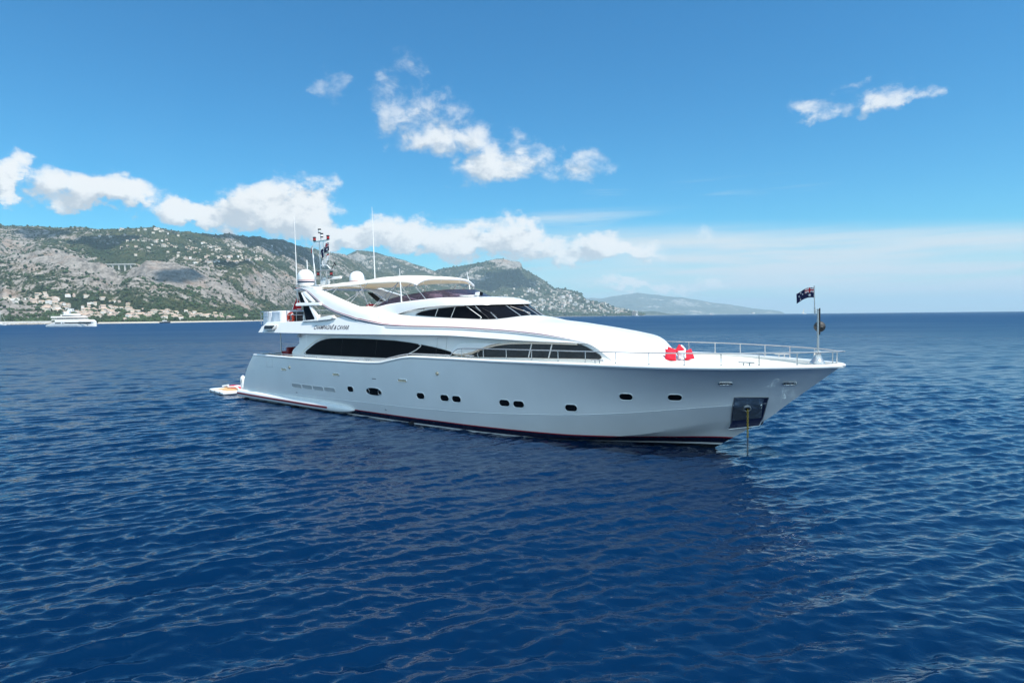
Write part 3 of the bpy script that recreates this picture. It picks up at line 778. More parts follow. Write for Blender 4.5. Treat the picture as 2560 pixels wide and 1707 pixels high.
# ---- radar arch: swept legs that run down into the trunk
LOW = [(5.05, 6.13), (5.27, 6.165), (5.66, 6.17), (6.26, 5.99), (7.13, 5.64), (8.08, 5.25), (9.14, 4.93), (10.38, 4.66), (11.88, 4.385), (13.1, 4.26)]
UPP = [(5.00, 6.21), (5.40, 6.28), (5.90, 6.31), (6.60, 6.23), (7.66, 5.99), (8.72, 5.71), (9.71, 5.46), (10.66, 5.23), (11.54, 5.06), (12.7, 4.84)]
lowc = spline([(u, 0, z) for u, z in LOW], 8); uppc = spline([(u, 0, z) for u, z in UPP], 8)
def legv(z, u=0): return tilt(z) + 0.055 - 0.16 * min(max((u - 10.4) / 2.2, 0), 1) ** 2
def arch_leg(s):
    rows = []
    for a, b in zip(lowc, uppc):
        L, U = Vector((a.x, a.z)), Vector((b.x, b.z)); sec = []
        for t in (0.0, 0.04, 0.5, 0.96, 1.0):
            p = L.lerp(U, t); d = -0.03 if t in (0.0, 1.0) else (0.012 if t == .5 else 0.0)
            sec.append((p.x, legv(p.y, p.x) + d, p.y))
        for t in (1.0, 0.5, 0.0):
            p = L.lerp(U, t); th = 0.30 if t != .5 else .32
            sec.append((p.x, legv(p.y, p.x) - th, p.y))
        rows.append([Y(u, s * v, z) for u, v, z in sec])
    return MB().loft(rows, close_row=True, flip=(s < 0), cap0=True, cap1=True).build('arch_leg', M['gel'], yacht, ang=40)
both(arch_leg)
# blue and thin red line that follow the lower edge of the leg and then the trunk edge
def stripes(s):
    path = []
    for p in lowc[8:-10]: path.append((p.x, p.z))
    def edge_pt(u, h):
        # height h above the edge on the outer skin
        v, z = skin(u, h); v2, z2 = skin(u, h + .02); n = Vector((z2 - z, v - v2)).normalized()
        return Y(u, s * (v + n.x * .009), z + n.y * .009)
    def leg_pt(i, h):
        a, b = lowc[i], uppc[i]; d = Vector((b.x - a.x, b.z - a.z)).normalized()
        return Y(a.x + d.x * h, s * (legv(a.z + d.y * h, a.x) + .010), a.z + d.y * h)
    for nm, h0, h1, mt in (('blue_stripe', 0.035, 0.090, M['navy']), ('red_stripe', 0.125, 0.150, M['red'])):
        rows = []
        for i in range(2, len(lowc) - 10): rows.append([leg_pt(i, h0), leg_pt(i, (h0 + h1) / 2), leg_pt(i, h1)])
        for u in np.linspace(11.62, 23.9, 120):
            k = min(1.0, (24.0 - u) / 2.2 + .12)
            rows.append([edge_pt(u, h0 * k), edge_pt(u, (h0 + h1) / 2 * k), edge_pt(u, h1 * k)])
        MB().loft(rows, flip=(s < 0)).build(nm, mt, yacht, ang=60)
both(stripes)
def arch_frame(s):
    def pan(o, d, th, name, mt, par=yacht, bv=0.0):
        q = MB().slab([Y(u, s * (tilt(z) + d), z) for u, z in o], (0, -s * th, 0)).build(name, mt, par)
        if bv: bevel(q, bv)
        return q
    # raked aft post with smoked panels, cross bar, slim struts
    pan([(5.40, 6.03), (5.86, 6.00), (6.58, 5.47), (5.98, 5.47)], -0.03, .05, 'arch_panel', M['glass'])
    pan([(6.33, 5.27), (7.04, 5.27), (7.92, 4.62), (7.86, 4.50), (7.06, 4.50)], -0.03, .05, 'arch_panel', M['glass'])
    pan([(5.86, 5.29), (5.80, 5.38), (5.86, 5.46), (8.0, 5.43), (8.12, 5.30), (8.0, 5.28)], 0.03, .16, 'cross_bar', M['gel'], bv=.03)
    pan([(5.86, 6.00), (6.0, 5.97), (6.78, 5.46), (6.58, 5.46)], 0.0, .14, 'arch_strut', M['gel'], bv=.02)
    pan([(7.04, 5.27), (7.22, 5.27), (8.22, 4.66), (8.3, 4.50), (7.86, 4.50), (7.95, 4.62)], 0.0, .14, 'arch_strut', M['gel'], bv=.02)
    pan([(6.35, 5.80), (6.0, 6.02), (6.2, 6.06), (7.40, 5.48), (7.22, 5.46)], 0.0, .14, 'arch_strut', M['gel'], bv=.02)
    pan([(8.05, 4.50), (8.24, 4.66), (9.20, 4.77), (9.45, 4.77), (9.5, 4.66), (9.3, 4.57)], -0.01, .14, 'arch_foot', M['gel'], bv=.02)
    pan([(6.8, 4.47), (6.8, 4.52), (8.3, 4.60), (9.4, 4.70), (9.6, 4.70), (9.6, 4.61), (8.5, 4.50)], -0.03, .12, 'arch_foot', M['gel'], bv=.02)
both(arch_frame)
# top of the arch between the legs
rows = []
for k in range(21):
    v = 2.26 * (1 - k / 10); h = 0.05 * (1 - (v / 2.26) ** 2)
    rows.append([Y(5.02, v, 6.12 + h), Y(5.0, v, 6.19 + h), Y(5.35, v, 6.285 + h), Y(6.0, v, 6.31 + h), Y(6.75, v, 6.24 + h), Y(7.1, v, 6.14 + h), Y(6.9, v, 6.10 + h), Y(6.0, v, 6.16 + h), Y(5.4, v, 6.14 + h)])
MB().loft(rows, close_row=True, cap0=True, cap1=True).build('arch_top', M['gel'], yacht, ang=40)
# satellite domes
def dome(v):
    m4 = Matrix.Translation(Y(5.22, v, 6.30)) @ Matrix.Scale(1.0, 4)
    prof = [(0, 0), (.20, 0), (.22, .04), (.36, .13), (.435, .17), (.445, .20), (.45, .36), (.45, .50), (.43, .66), (.385, .79), (.31, .885), (.21, .95), (.10, .985), (0, .995)]
    d = MB().lathe(prof, 32, m4).build('satellite_dome', M['gel'], yacht, ang=50)
    MB().lathe([(.447, .255), (.456, .255), (.456, .335), (.447, .335)], 32, m4).build('blue_stripe', M['navy'], d)
    MB().lathe([(.447, .375), (.456, .375), (.456, .405), (.447, .405)], 32, m4).build('red_stripe', M['red'], d)
dome(1.70); dome(-1.70)
# light mast
def mast():
    u0, v0 = 4.85, 0.5
    o = empty('light_mast'); o.parent = yacht; o.location = Y(u0, v0, 6.3)
    def P(du, dv, z): return (du, -dv, z - 6.3)
    MB().tube([P(-.02, 0, 6.3), P(0, 0, 7.4), P(-.02, 0, 8.95)], .030, 8).build('mast_tube', M['steel'], o)
    MB().tube([P(.62, 0, 6.3), P(.60, 0, 7.3)], .035, 8).build('mast_tube', M['steel'], o)
    MB().tube([P(.42, 0, 7.4), P(.36, 0, 8.9)], .020, 8).build('mast_tube', M['steel'], o)
    MB().tube([P(.16, 0, 8.9), P(.13, 0, 9.45)], .022, 8).build('mast_tube', M['steel'], o)
    m = MB(); m.box(P(.18, 0, 8.93), (1.45, .05, .06)); m.build('spreader', M['steel'], o)
    m = MB(); m.box(P(.62, 0, 7.27), (1.40, .34, .03)); m.tube([P(.15, 0, 6.9), P(.5, 0, 7.26)], .02, 6); m.tube([P(1.0, 0, 6.9), P(.66, 0, 7.26)], .02, 6); m.build('mast_platform', M['grey'], o)
    def lamp(du, z, c=M['redlens']):
        m4 = Matrix.Translation(P(du, 0, z))
        l = MB().lathe([(0, 0), (.085, 0), (.085, .05), (.07, .05), (.07, .17), (.09, .17), (.085, .24), (0, .25)], 14, m4).build('mast_lamp', M['black'], o)
        MB().lathe([(.076, .055), (.082, .06), (.082, .16), (.076, .165)], 14, m4).build('lens', c, l)
    lamp(-.48, 8.97); lamp(.84, 8.95); lamp(.05, 9.38, M['gel']); lamp(.25, 9.12, M['gel'])
    lamp(-.25, 7.0); lamp(1.02, 6.95)
    m = MB(); m.tube([P(.28, 0, 7.5), P(.30, 0, 7.58), P(.7, 0, 7.52), P(.95, 0, 7.33)], .03, 8); m.box(P(.2, 0, 7.56), (.3, .12, .06)); m.build('horn', M['gel'], o)
    m = MB(); m.tube([P(1.12, 0, 7.3), P(1.2, 0, 7.45), P(1.42, 0, 7.62)], .022, 6); m.tube([P(1.3, 0, 7.68), P(1.5, 0, 7.48)], .03, 6); m.build('searchlight', M['black'], o)
    MB().tube([P(-.45, .05, 6.35), P(-.60, .05, 8.15), P(-.66, .05, 8.75)], [.045, .035, .02], 8).build('whip_antenna', M['gel'], o)
    MB().tube([P(-1.15, .1, 6.5), P(-1.18, .1, 7.95)], .030, 8).build('whip_antenna', M['gel'], o)
    MB().tube([P(-.85, .15, 6.3), P(-.87, .15, 6.95)], .035, 8).build('whip_antenna', M['gel'], o)
    MB().tube([P(.93, .0, 8.93), P(.91, 0, 7.3)], .006, 5).build('flag_halyard', M['gel'], o)
    bevel(MB().box(P(-.3, 0.1, 6.44), (.9, .25, .06)).build('mast_foot', M['gel'], o), .02)
    # open array radar
    r = bevel(MB().box(P(.30, -.05, 6.58), (.42, .42, .32)).build('radar_pedestal', M['gel'], o), .10, 4)
    b = bevel(MB().box(P(.82, -.1, 6.82), (1.95, .12, .14)).build('radar_scanner', M['gel'], o), .04, 3)
    MB().box(P(.55, -.08, 6.73), (.16, .16, .10)).build('scanner_shaft', M['gel'], o)
    me = text_mesh("FURUNO", 0.11, 0, 1.25, 0.002)
    me.transform(Matrix.Translation(P(.46, -.03, 6.785)) @ Matrix.Rotation(R(90), 4, 'X')); me.materials.clear(); me.materials.append(M['ink'])
    t = bpy.data.objects.new('scanner_lettering', me); COL.objects.link(t); t.parent = o
mast()
# whip antennas on the arch and coaming
def whip(a, b, r=.022, par=yacht): MB().tube([a, Vector(a).lerp(Vector(b), .45), b], [r * 1.3, r, r * .35], 8).build('whip_antenna', M['gel'], par)
whip(Y(4.47, 1.80, 4.46), Y(4.50, 1.80, 10.35), .030)
whip(Y(6.64, -1.9, 6.75), Y(6.60, -1.9, 10.9), .026)
whip(Y(13.63, 2.12, 5.32), Y(13.56, 2.12, 6.85), .028)
whip(Y(14.45, -1.6, 5.85), Y(14.28, -1.6, 6.78), .022)

# ---- wheelhouse
WB = [(12.8, 2.16, 4.62), (14.5, 2.12, 4.60), (16.5, 2.06, 4.50), (18.4, 1.93, 4.40), (18.95, 1.82, 4.40), (19.24, 1.60, 4.42), (19.46, 1.18, 4.45), (19.62, .62, 4.48), (19.72, 0, 4.49)]
WT = [(12.8, 2.06, 5.10), (14.5, 2.02, 5.10), (16.5, 1.95, 5.11), (17.5, 1.88, 5.12), (17.95, 1.70, 5.13), (18.10, 1.45, 5.15), (18.24, 1.08, 5.17), (18.37, .60, 5.18), (18.46, 0, 5.18)]
def ring(P, n=6): return spline(P, n)
bt = ring(WB); tp = ring(WT)
def mirror(L): return [Vector((p.x, -p.y, p.z)) for p in reversed(L[:-1])]
Bq = [Y(*p) for p in bt]; Tq = [Y(*p) for p in tp]
Bf = Bq + mirror(Bq); Tf = Tq + mirror(Tq)
rows = [[Bf[i].lerp(Tf[i], t) for i in range(len(Bf))] for t in np.linspace(0, 1, 6)]
MB().loft(rows, cap1=False).build('wheelhouse', M['gel'], yacht, ang=40)
# glass: windscreen wraps from corner to corner, side glass tapers aft
kc = 3 * 6 - 1
def out(P, i, d):
    a = P[max(i - 1, 0)]; b = P[min(i + 1, len(P) - 1)]; t = (b - a); n = Vector((t.y, -t.x, 0)).normalized()
    c = Vector((15.5, 0, P[i].z)); n = n if n.dot(P[i] - c) > 0 else -n
    return P[i] + n * d
lo_t = 0.13
rows = []
idx = list(range(kc, len(Bf) - kc))
for t in np.linspace(lo_t, 0.985, 9):
    rows.append([out(Bf, i, .014).lerp(out(Tf, i, .014), t) for i in idx])
ws = MB().loft(rows).build('windscreen', M['glass'], yacht, ang=60)
def strut(i, t0, t1, r, name, mt, par, d=.022, i2=None):
    i2 = i if i2 is None else i2
    MB().tube([out(Bf, i, d).lerp(out(Tf, i, d), t0), out(Bf, i2, d).lerp(out(Tf, i2, d), t1)], r, 6).build(name, mt, par)
nB = len(Bf); mid = nB // 2
ms = [kc + 5, 7 * 6, nB - 1 - 7 * 6, nB - 1 - kc - 5]
for k in ms: strut(k, lo_t, 0.985, 0.020, 'mullion', M['steel'], ws)
for k in (kc + 11, mid - 1, nB - 1 - 7 * 6 + 4):            # wipers
    a = out(Bf, k, .05).lerp(out(Tf, k, .05), 0.06); b = out(Bf, k, .06).lerp(out(Tf, k, .06), 0.50)
    w = MB().tube([a, b], .012, 6).build('wiper', M['steel'], ws)
    MB().tube([a + Vector((0, .05, 0)), b + Vector((0, .05, 0))], .012, 6).build('wiper_arm', M['steel'], w)
    c = out(Bf, k - 3, .045).lerp(out(Tf, k - 3, .045), 0.74); d = out(Bf, k + 2, .045).lerp(out(Tf, k + 2, .045), 0.30)
    MB().tube([c, d], .020, 5).build('wiper_blade', M['black'], w)
def wsurf(u, z):
    # side of the wheelhouse: between the bottom and top rings
    b = float(np.interp(u, [p.x for p in bt[:kc + 3]], [p.y for p in bt[:kc + 3]])); zb = float(np.interp(u, [p.x for p in bt[:kc + 3]], [p.z for p in bt[:kc + 3]]))
    tX = [p.x for p in tp[:kc + 3]]; t_ = float(np.interp(u, tX, [p.y for p in tp[:kc + 3]])); zt = 5.11
    return b + (t_ - b) * (z - zb) / (zt - zb)
SIDEWIN = [(14.55, 4.735), (14.72, 4.80), (15.0, 4.875), (15.45, 4.935), (15.94, 4.98), (16.5, 5.02), (16.95, 5.042), (17.45, 5.055), (17.80, 5.055), (18.10, 4.93), (18.40, 4.78), (18.66, 4.63), (18.80, 4.52), (18.50, 4.505), (17.6, 4.54), (16.74, 4.58), (15.79, 4.64), (15.0, 4.69)]
def sidewin(s):
    w = glass_poly(SIDEWIN, wsurf, s, 0.012, 'wheelhouse_side_window', M['glass'], M['rubber'], fr=.014)
    w['label'] = 'dark side window tapering to a point aft'
    for pts in ([(15.92, 4.98), (15.80, 4.645)], [(16.93, 5.04), (16.74, 4.585)], [(17.55, 5.05), (18.38, 4.60), (18.40, 4.56), (18.33, 4.52)]):
        bar(wsurf, pts, s, 0.024, 0.014, 'mullion', M['gel'], w)
both(sidewin)
# roof with the brow over the glass
RP = [(14.2, 2.02), (15.5, 2.10), (16.8, 2.06), (17.55, 1.98), (18.0, 1.80), (18.32, 1.42), (18.52, .98), (18.66, .5), (18.72, 0)]
rp = spline([(a, b, 0) for a, b in RP], 5); full = rp + [Vector((p.x, -p.y, 0)) for p in reversed(rp[:-1])]
C0 = Vector((15.2, 0, 0)); rows = []
for k, z in ((0.93, 5.115), (0.985, 5.09), (1.0, 5.085), (1.012, 5.105), (1.005, 5.15), (.975, 5.22), (.93, 5.29), (.86, 5.36), (.74, 5.425), (.55, 5.465), (.3, 5.485), (.05, 5.49)):
    rr = []
    for p in full:
        dz = -0.05 * max(0, (16.5 - p.x) / 2.5) if k > .9 else 0
        q = C0 + (p - C0) * k; rr.append(Y(q.x, q.y, z + dz * 0))
    rows.append(rr)
MB().loft(rows, close_row=True, cap0=True, cap1=True).build('wheelhouse_roof', M['gel'], yacht, ang=50)
# flybridge wings: coaming that runs aft from the roof to a point
FL = pchip([(11.70, 2.50, 5.00), (12.3, 2.44, 4.86), (12.9, 2.37, 4.765), (13.3, 2.32, 4.74), (13.9, 2.27, 4.85), (14.5, 2.23, 4.955), (15.6, 2.16, 5.06), (16.6, 2.10, 5.09), (17.6, 2.0, 5.09)])
FT = pchip([(11.70, 2.42, 5.05), (12.2, 2.34, 5.14), (12.9, 2.24, 5.25), (14.4, 2.10, 5.365), (16.3, 1.93, 5.45), (17.0, 1.80, 5.42), (17.6, 1.75, 5.34)])
def fly(s):
    rows = []
    for u in np.linspace(11.70, 17.5, 60):
        vl, zl = FL(u); vt, zt = FT(u); sec = [(vl - .22, zl + .03), (vl - .03, zl + .0), (vl, zl + .02)]
        for t in (.2, .4, .6, .8, .93):
            sec.append((vl + (vt - vl) * t + .05 * t * (1 - t), zl + .02 + (zt - zl - .02) * t))
        sec += [(vt - .02, zt), (vt - .10, zt + .01), (vt - .16, zt - .02), (vt - .22, min(zl + .1, zt - .05))]
        rows.append([Y(u, s * v, z) for v, z in sec])
    MB().loft(rows, flip=(s < 0), close_row=True, cap0=True, cap1=True).build('flybridge_coaming', M['gel'], yacht, ang=40)
both(fly)
MB().box(Y(13.0, 0, 4.92), (4.2, 4.3, .05)).build('flybridge_deck', M['deck'], yacht)
# smoked wrap-round windscreen on the flybridge
FB = [(11.85, 2.30, 5.09), (12.9, 2.17, 5.25), (14.4, 2.03, 5.365), (15.5, 1.82, 5.44), (16.1, 1.45, 5.46), (16.38, .85, 5.48), (16.48, 0, 5.49)]
FC = [(11.95, 2.27, 5.12), (12.65, 2.12, 5.44), (13.7, 1.98, 5.62), (14.7, 1.78, 5.73), (15.2, 1.42, 5.79), (15.48, .85, 5.83), (15.58, 0, 5.84)]
fb = [Y(*p) for p in spline(FB, 8)]; fc = [Y(*p) for p in spline(FC, 8)]
fbf = fb + mirror(fb); fcf = fc + mirror(fc)
rows = [[a.lerp(b, t) for a, b in zip(fbf, fcf)] for t in np.linspace(0, 1, 5)]
fw = MB().loft(rows).build('flybridge_windscreen', M['smoked'], yacht, ang=60, recalc=False)
MB().tube(fcf, .010, 5).build('windscreen_rim', M['rubber'], fw)
for k in (8, 16, 24, 36, len(fbf) - 37, len(fbf) - 25, len(fbf) - 17, len(fbf) - 9): MB().tube([fbf[k], fcf[k]], .008, 5).build('windscreen_post', M['rubber'], fw)
# helm seats seen dimly through the acrylic
for v in (.9, -.5):
    c = MB().box(Y(14.6, v, 5.3), (.55, .6, .75)).build('helm_seat', M['grey'], yacht); bevel(c, .15, 3)
bevel(MB().box(Y(15.3, 0.2, 5.22), (.6, 1.8, .55)).build('helm_console', M['gel'], yacht), .08)
# roof hatch and searchlight
h = MB().slab([Y(15.95, .95, 5.51), Y(16.75, .9, 5.49), Y(16.75, .25, 5.50), Y(15.95, .25, 5.52)], (0, 0, .05)).build('roof_hatch', M['gel'], yacht); bevel(h, .02)
sl_ = bevel(MB().box(Y(16.95, .5, 5.60), (.30, .2, .14)).build('searchlight', M['gel'], yacht), .05, 3)
MB().tube([Y(17.06, .5, 5.60), Y(17.14, .5, 5.59)], .085, 14).build('lens', M['glass'], sl_)
MB().tube([Y(16.92, .5, 5.45), Y(16.92, .5, 5.56)], .05, 10).build('searchlight_post', M['gel'], sl_)
bevel(MB().box(Y(17.75, .2, 5.40), (.07, .07, .06)).build('roof_vent', M['gel'], yacht), .02)

# ---- sun canopy over the flybridge
CAN = pchip([(6.25, 6.24, 6.40), (7.3, 6.27, 6.47), (8.5, 6.25, 6.49), (9.6, 6.26, 6.52), (10.3, 6.28, 6.56), (11.0, 6.31, 6.60), (12.0, 6.30, 6.63), (13.1, 6.28, 6.58), (13.8, 6.24, 6.53), (14.15, 6.18, 6.46), (14.36, 6.10, 6.40)])
def canopy_sec(u, dz=0.0, inset=0.0):
    ze, zc = CAN(u); w = float(np.interp(u, [6.2, 7, 10, 14.4], [1.75, 1.85, 1.92, 1.92])) - inset; sec = []
    for k in range(-14, 15):
        q = k / 14; v = w * math.sin(q * math.pi / 2) if abs(q) < 1 else w * q
        sag = 0.022 * math.sin(u * 4.1) * (1 - abs(q))
        sec.append(Y(u, -v, ze + (zc - ze) * (1 - abs(v / w) ** 5.0) + dz + sag))
    return sec
us = np.linspace(6.25, 14.36, 60)
rows = [canopy_sec(u) for u in us]
for r in rows:                                           # short hanging valance on both sides
    r.insert(0, r[0] + Vector((0, 0, -.05))); r.append(r[-1] + Vector((0, 0, -.05)))
can = MB().loft(rows).build('sun_canopy', M['canvas'], yacht, ang=60)
MB().loft([canopy_sec(u, -.03, .03) for u in us]).build('canopy_lining', M['beige'], can, ang=60)
fr = canopy_sec(14.38)
fr = [p + Vector((.02 + .10 * (1 - (p.y / 1.92) ** 2), 0, -.035)) for p in fr]
MB().tube(fr, .055, 10).build('rolled_curtain', M['cover'], can)
for k in (1, 6, 12, 18, 23, 27): MB().tube([fr[k] + Vector((.0, 0, .06)), fr[k] + Vector((.06, 0, 0)), fr[k] + Vector((.0, 0, -.16))], .014, 5).build('curtain_strap', M['canvas'], can)
def pole(a, b, r=.016): MB().tube([Y(*a), Y(*b)], r, 6).build('canopy_pole', M['steel'], yacht)
def poles(s):
    for (a, b) in (((13.22, 1.93, 6.26), (12.51, 2.18, 5.20)), ((13.29, 1.93, 6.25), (14.19, 2.05, 5.36)), ((14.18, 1.9, 6.16), (15.10, 1.95, 5.40)), ((14.18, 1.9, 6.17), (13.62, 1.95, 5.92)),
                   ((13.20, 1.93, 6.20), (11.78, 2.40, 5.10)), ((10.31, 1.92, 6.28), (11.42, 2.30, 5.18)), ((10.94, 1.92, 6.30), (10.15, 2.40, 5.38)), ((8.49, 1.88, 6.24), (8.27, 2.35, 5.66)), ((8.46, 1.88, 6.24), (7.30, 2.20, 5.95)), ((10.65, 1.95, 6.0), (9.55, 2.42, 5.38))):
        pole((a[0], s * a[1], a[2]), (b[0], s * b[1], b[2]))
both(poles)

# ---- guard rails round the bow, low grab rail aft
def rv(u): return max(float(SHEER(u)[0]) - 0.10, 0.0)
RAILZ = 3.40
def rail_path(s):
    pts = [Y(17.78, s * rv(17.8), 3.03), Y(17.95, s * rv(18), 3.13), Y(18.15, s * rv(18.1), 3.28), Y(18.32, s * rv(18.3), 3.36), Y(18.55, s * rv(18.5), 3.385)]
    for u in np.linspace(18.9, 30.6, 60): pts.append(Y(u, s * rv(u), RAILZ))
    for u in (30.9, 31.15, 31.35, 31.48): pts.append(Y(u, s * max(rv(u), 0), RAILZ))
    return pts
rp_ = rail_path(1); lp_ = rail_path(-1)
MB().tube(rp_ + [Y(31.55, 0, RAILZ)] + list(reversed(lp_)), .021, 8).build('guard_rail', M['steel'], yacht)
ST = [18.54, 19.66, 20.78, 21.93, 23.05, 24.14, 25.28, 26.42, 27.50, 28.53, 29.52, 30.46, 31.28]
def stanch(s):
    for u in ST:
        z = float(SHEER(u)[1]); v = rv(u) if u < 31.2 else .28
        o = MB().tube([Y(u, s * v, z + .02), Y(u, s * v, RAILZ)], .017, 8).build('stanchion', M['steel'], yacht)
        MB().tube([Y(u, s * v, z + .02), Y(u, s * v, z + .075)], .032, 10).build('stanchion_base', M['steel'], o)
    pts = []
    for u in np.linspace(2.4, 17.8, 90):
        v, z = SHEER(u); pts.append(Y(u, s * (v - .14), z + .115))
    g = MB().tube(pts, .020, 8).build('grab_rail', M['steel'], yacht)
    for u in np.linspace(2.6, 17.6, 14):
        v, z = SHEER(u); MB().tube([Y(u, s * (v - .14), z + .02), Y(u, s * (v - .14), z + .115)], .016, 6).build('rail_bracket', M['steel'], g)
    for u in (18.95, 24.6, 3.3, 12.6, 29.2):
        v, z = SHEER(u); zz = z + .04
        c = MB().tube([Y(u - .24, s * (v - .09), zz + .10), Y(u + .24, s * (v - .09), zz + .10)], .022, 8)
        for d in (-.09, .09): c.tube([Y(u + d, s * (v - .09), zz - .02), Y(u + d, s * (v - .09), zz + .10)], .022, 8)
        c.build('mooring_cleat', M['steel'], yacht)
both(stanch)
# handhold by the forward window
MB().tube([Y(19.2, 3.0, 3.02), Y(19.12, 3.0, 3.10), Y(19.12, 3.0, 3.2), Y(19.2, 2.98, 3.28)], .014, 6).build('grab_handle', M['steel'], yacht)

# ---- fore deck: sun pad, windlass, jack mast
pad = []
for k in range(25):
    a = math.pi / 2 * (1 - k / 12); pad.append((26.6 + 1.45 * abs(math.cos(a)) ** .8, 1.45 * math.copysign(abs(math.sin(a)) ** .8, math.sin(a))))
pad = [(24.6, 2.05)] + pad + [(24.6, -2.05)]
sp_ = MB().slab([Y(u, v, 2.55) for u, v in pad], (0, 0, .38)).build('sun_pad', M['deck'], yacht, ang=30); bevel(sp_, .05, 3)
sd = []
for u, w in ((24.4, 2.75), (26.2, 2.45), (27.4, 1.95)): sd.append((u, w))
MB().tube([Y(25.4, 2.3, 2.945), Y(26.4, 1.2, 2.945), Y(27.0, .5, 2.945)], .008, 5).build('cushion_seam', M['grey'], sp_)
jm = empty('bow_mast'); jm.parent = yacht; jm.location = Y(30.8, 0, 2.95)
def J(du, dv, z): return (du, -dv, z - 2.95)
MB().tube([J(0, 0, 3.30), J(0, 0, 4.70)], .034, 10).build('mast_tube', M['steel'], jm)
MB().tube([J(.045, 0, 3.9), J(.045, 0, 4.72)], .020, 8).build('mast_track', M['black'], jm)
MB().tube([J(-.10, 0, 4.55), J(-.115, 0, 5.42)], .018, 8).build('flagstaff', M['steel'], jm)
m = MB(); m.tube([J(-.11, 0, 4.60), J(.0, 0, 4.60)], .014, 6); m.tube([J(-.11, 0, 4.68), J(.0, 0, 4.66)], .014, 6); m.tube([J(-.10, 0, 4.53), J(-.10, 0, 4.74)], .026, 8); m.build('staff_bracket', M['steel'], jm)
m4 = Matrix.Translation(J(-.02, 0, 2.95))
wl = MB().lathe([(0, .40), (.10, .40), (.115, .36), (.10, .31), (.115, .22), (.17, .12), (.225, .05), (.23, .0), (0, 0)], 24, Matrix.Translation(J(-.02, 0, 2.99))).build('windlass_drum', M['steel'], jm)
bevel(MB().box(J(-.02, 0, 2.80), (.22, .22, .40)).build('mast_step', M['grey'], jm), .02)

# ---- aft cockpit
def aftp(s):
    MB().tube([Y(3.92, s * 2.6, 2.45), Y(3.92, s * 2.6, 3.87)], .035, 10).build('deck_post', M['steel'], yacht)
both(aftp)
so = MB().box(Y(4.05, 1.9, 2.62), (.55, 1.3, .42)); so.box(Y(4.42, 1.9, 2.80), (.2, 1.3, .5))
bevel(so.build('cockpit_sofa', M['maroon'], yacht), .06, 3)
so = MB().box(Y(4.0, -1.0, 2.62), (.55, 2.4, .42)); bevel(so.build('cockpit_sofa', M['maroon'], yacht), .06, 3)
# rail round the aft end of the upper deck
ar = [Y(3.0, 2.72, 5.03), Y(2.1, 2.70, 5.03), Y(1.92, 2.6, 5.03), Y(1.86, 2.3, 5.03), Y(1.84, 0, 5.03), Y(1.86, -2.3, 5.03), Y(1.92, -2.6, 5.03), Y(2.1, -2.7, 5.03), Y(5.2, -2.72, 5.03)]
g = MB().tube(ar, .020, 8).build('aft_rail', M['steel'], yacht)
lo = [p - Vector((0, 0, .27)) for p in ar]; MB().tube(lo, .012, 6).build('lower_rail', M['steel'], g)
for p in (ar[0], ar[2], Y(1.85, 1.3, 5.03), Y(1.84, 0, 5.03), Y(1.85, -1.3, 5.03), ar[6], Y(3.6, -2.71, 5.03)): MB().tube([p, p - Vector((0, 0, .72))], .018, 8).build('rail_post', M['steel'], g)
rr_ = MB()
for z in (5.06, 4.82): rr_.tube([Y(4.2, 2.35, z), Y(6.0, 2.35, z)], .018, 8)
for u in (4.25, 5.2, 5.95): rr_.tube([Y(u, 2.35, 4.4), Y(u, 2.35, 5.06)], .018, 8)
rr_.build('deck_rail', M['steel'], yacht)
bevel(MB().box(Y(6.2, 1.2, 4.45), (1.0, 2.2, .7)).build('upper_deck_bar', M['gel'], yacht), .05)
st = MB().box(Y(9.3, .9, 4.35), (.7, 1.5, .8)); bevel(st.build('upper_deck_sofa', M['gel'], yacht), .1, 3)
bevel(MB().box(Y(8.95, 1.0, 4.85), (.25, .5, .5)).build('sofa_cushion', M['redcloth'], yacht), .06, 3)

# ====================================================================== loose things on and around the yacht
def loose(name, u, v, z, label, cat, group=None, rot=0.0):
    o = empty(name, YM @ Matrix.Translation(Y(u, v, z)) @ Matrix.Rotation(rot, 4, 'Z'))
    return tag(o, label, cat, group)
# flags: a waving cloth grid coloured cell by cell
def flag(name, hoist, fly_dir, w, h, design, label, group=None, droop=0.15, n=(44, 22), amp=.035, ph=0.0):
    nx, ny = n; mb = MB(); vs = []; H = Vector(hoist); D = Vector(fly_dir).normalized(); S_ = D.cross(Vector((0, 0, 1))).normalized()
    for j in range(ny + 1):
        for i in range(nx + 1):
            t = i / nx; q = j / ny
            p = D * (w * t) + Vector((0, 0, -h * (1 - q) - droop * w * t * t)) + S_ * (amp * math.sin(t * 8 + ph + q * 1.2) * t ** .6) + Vector((0, 0, .02 * math.sin(5 * t + ph)))
            vs.append(p)
    fs = []; mi = []
    for j in range(ny):
        for i in range(nx):
            fs.append((j * (nx + 1) + i, j * (nx + 1) + i + 1, (j + 1) * (nx + 1) + i + 1, (j + 1) * (nx + 1) + i)); mi.append(design((i + .5) / nx, (j + .5) / ny))
    mb.v = [tuple(p) for p in vs]; mb.f = fs; mb.mi = mi
    o = mb.build(name, [M['flagblue'], M['flagwhite'], M['flagred']], None, ang=180, recalc=False)
    o.location = H
    return tag(o, label, 'flag', group)
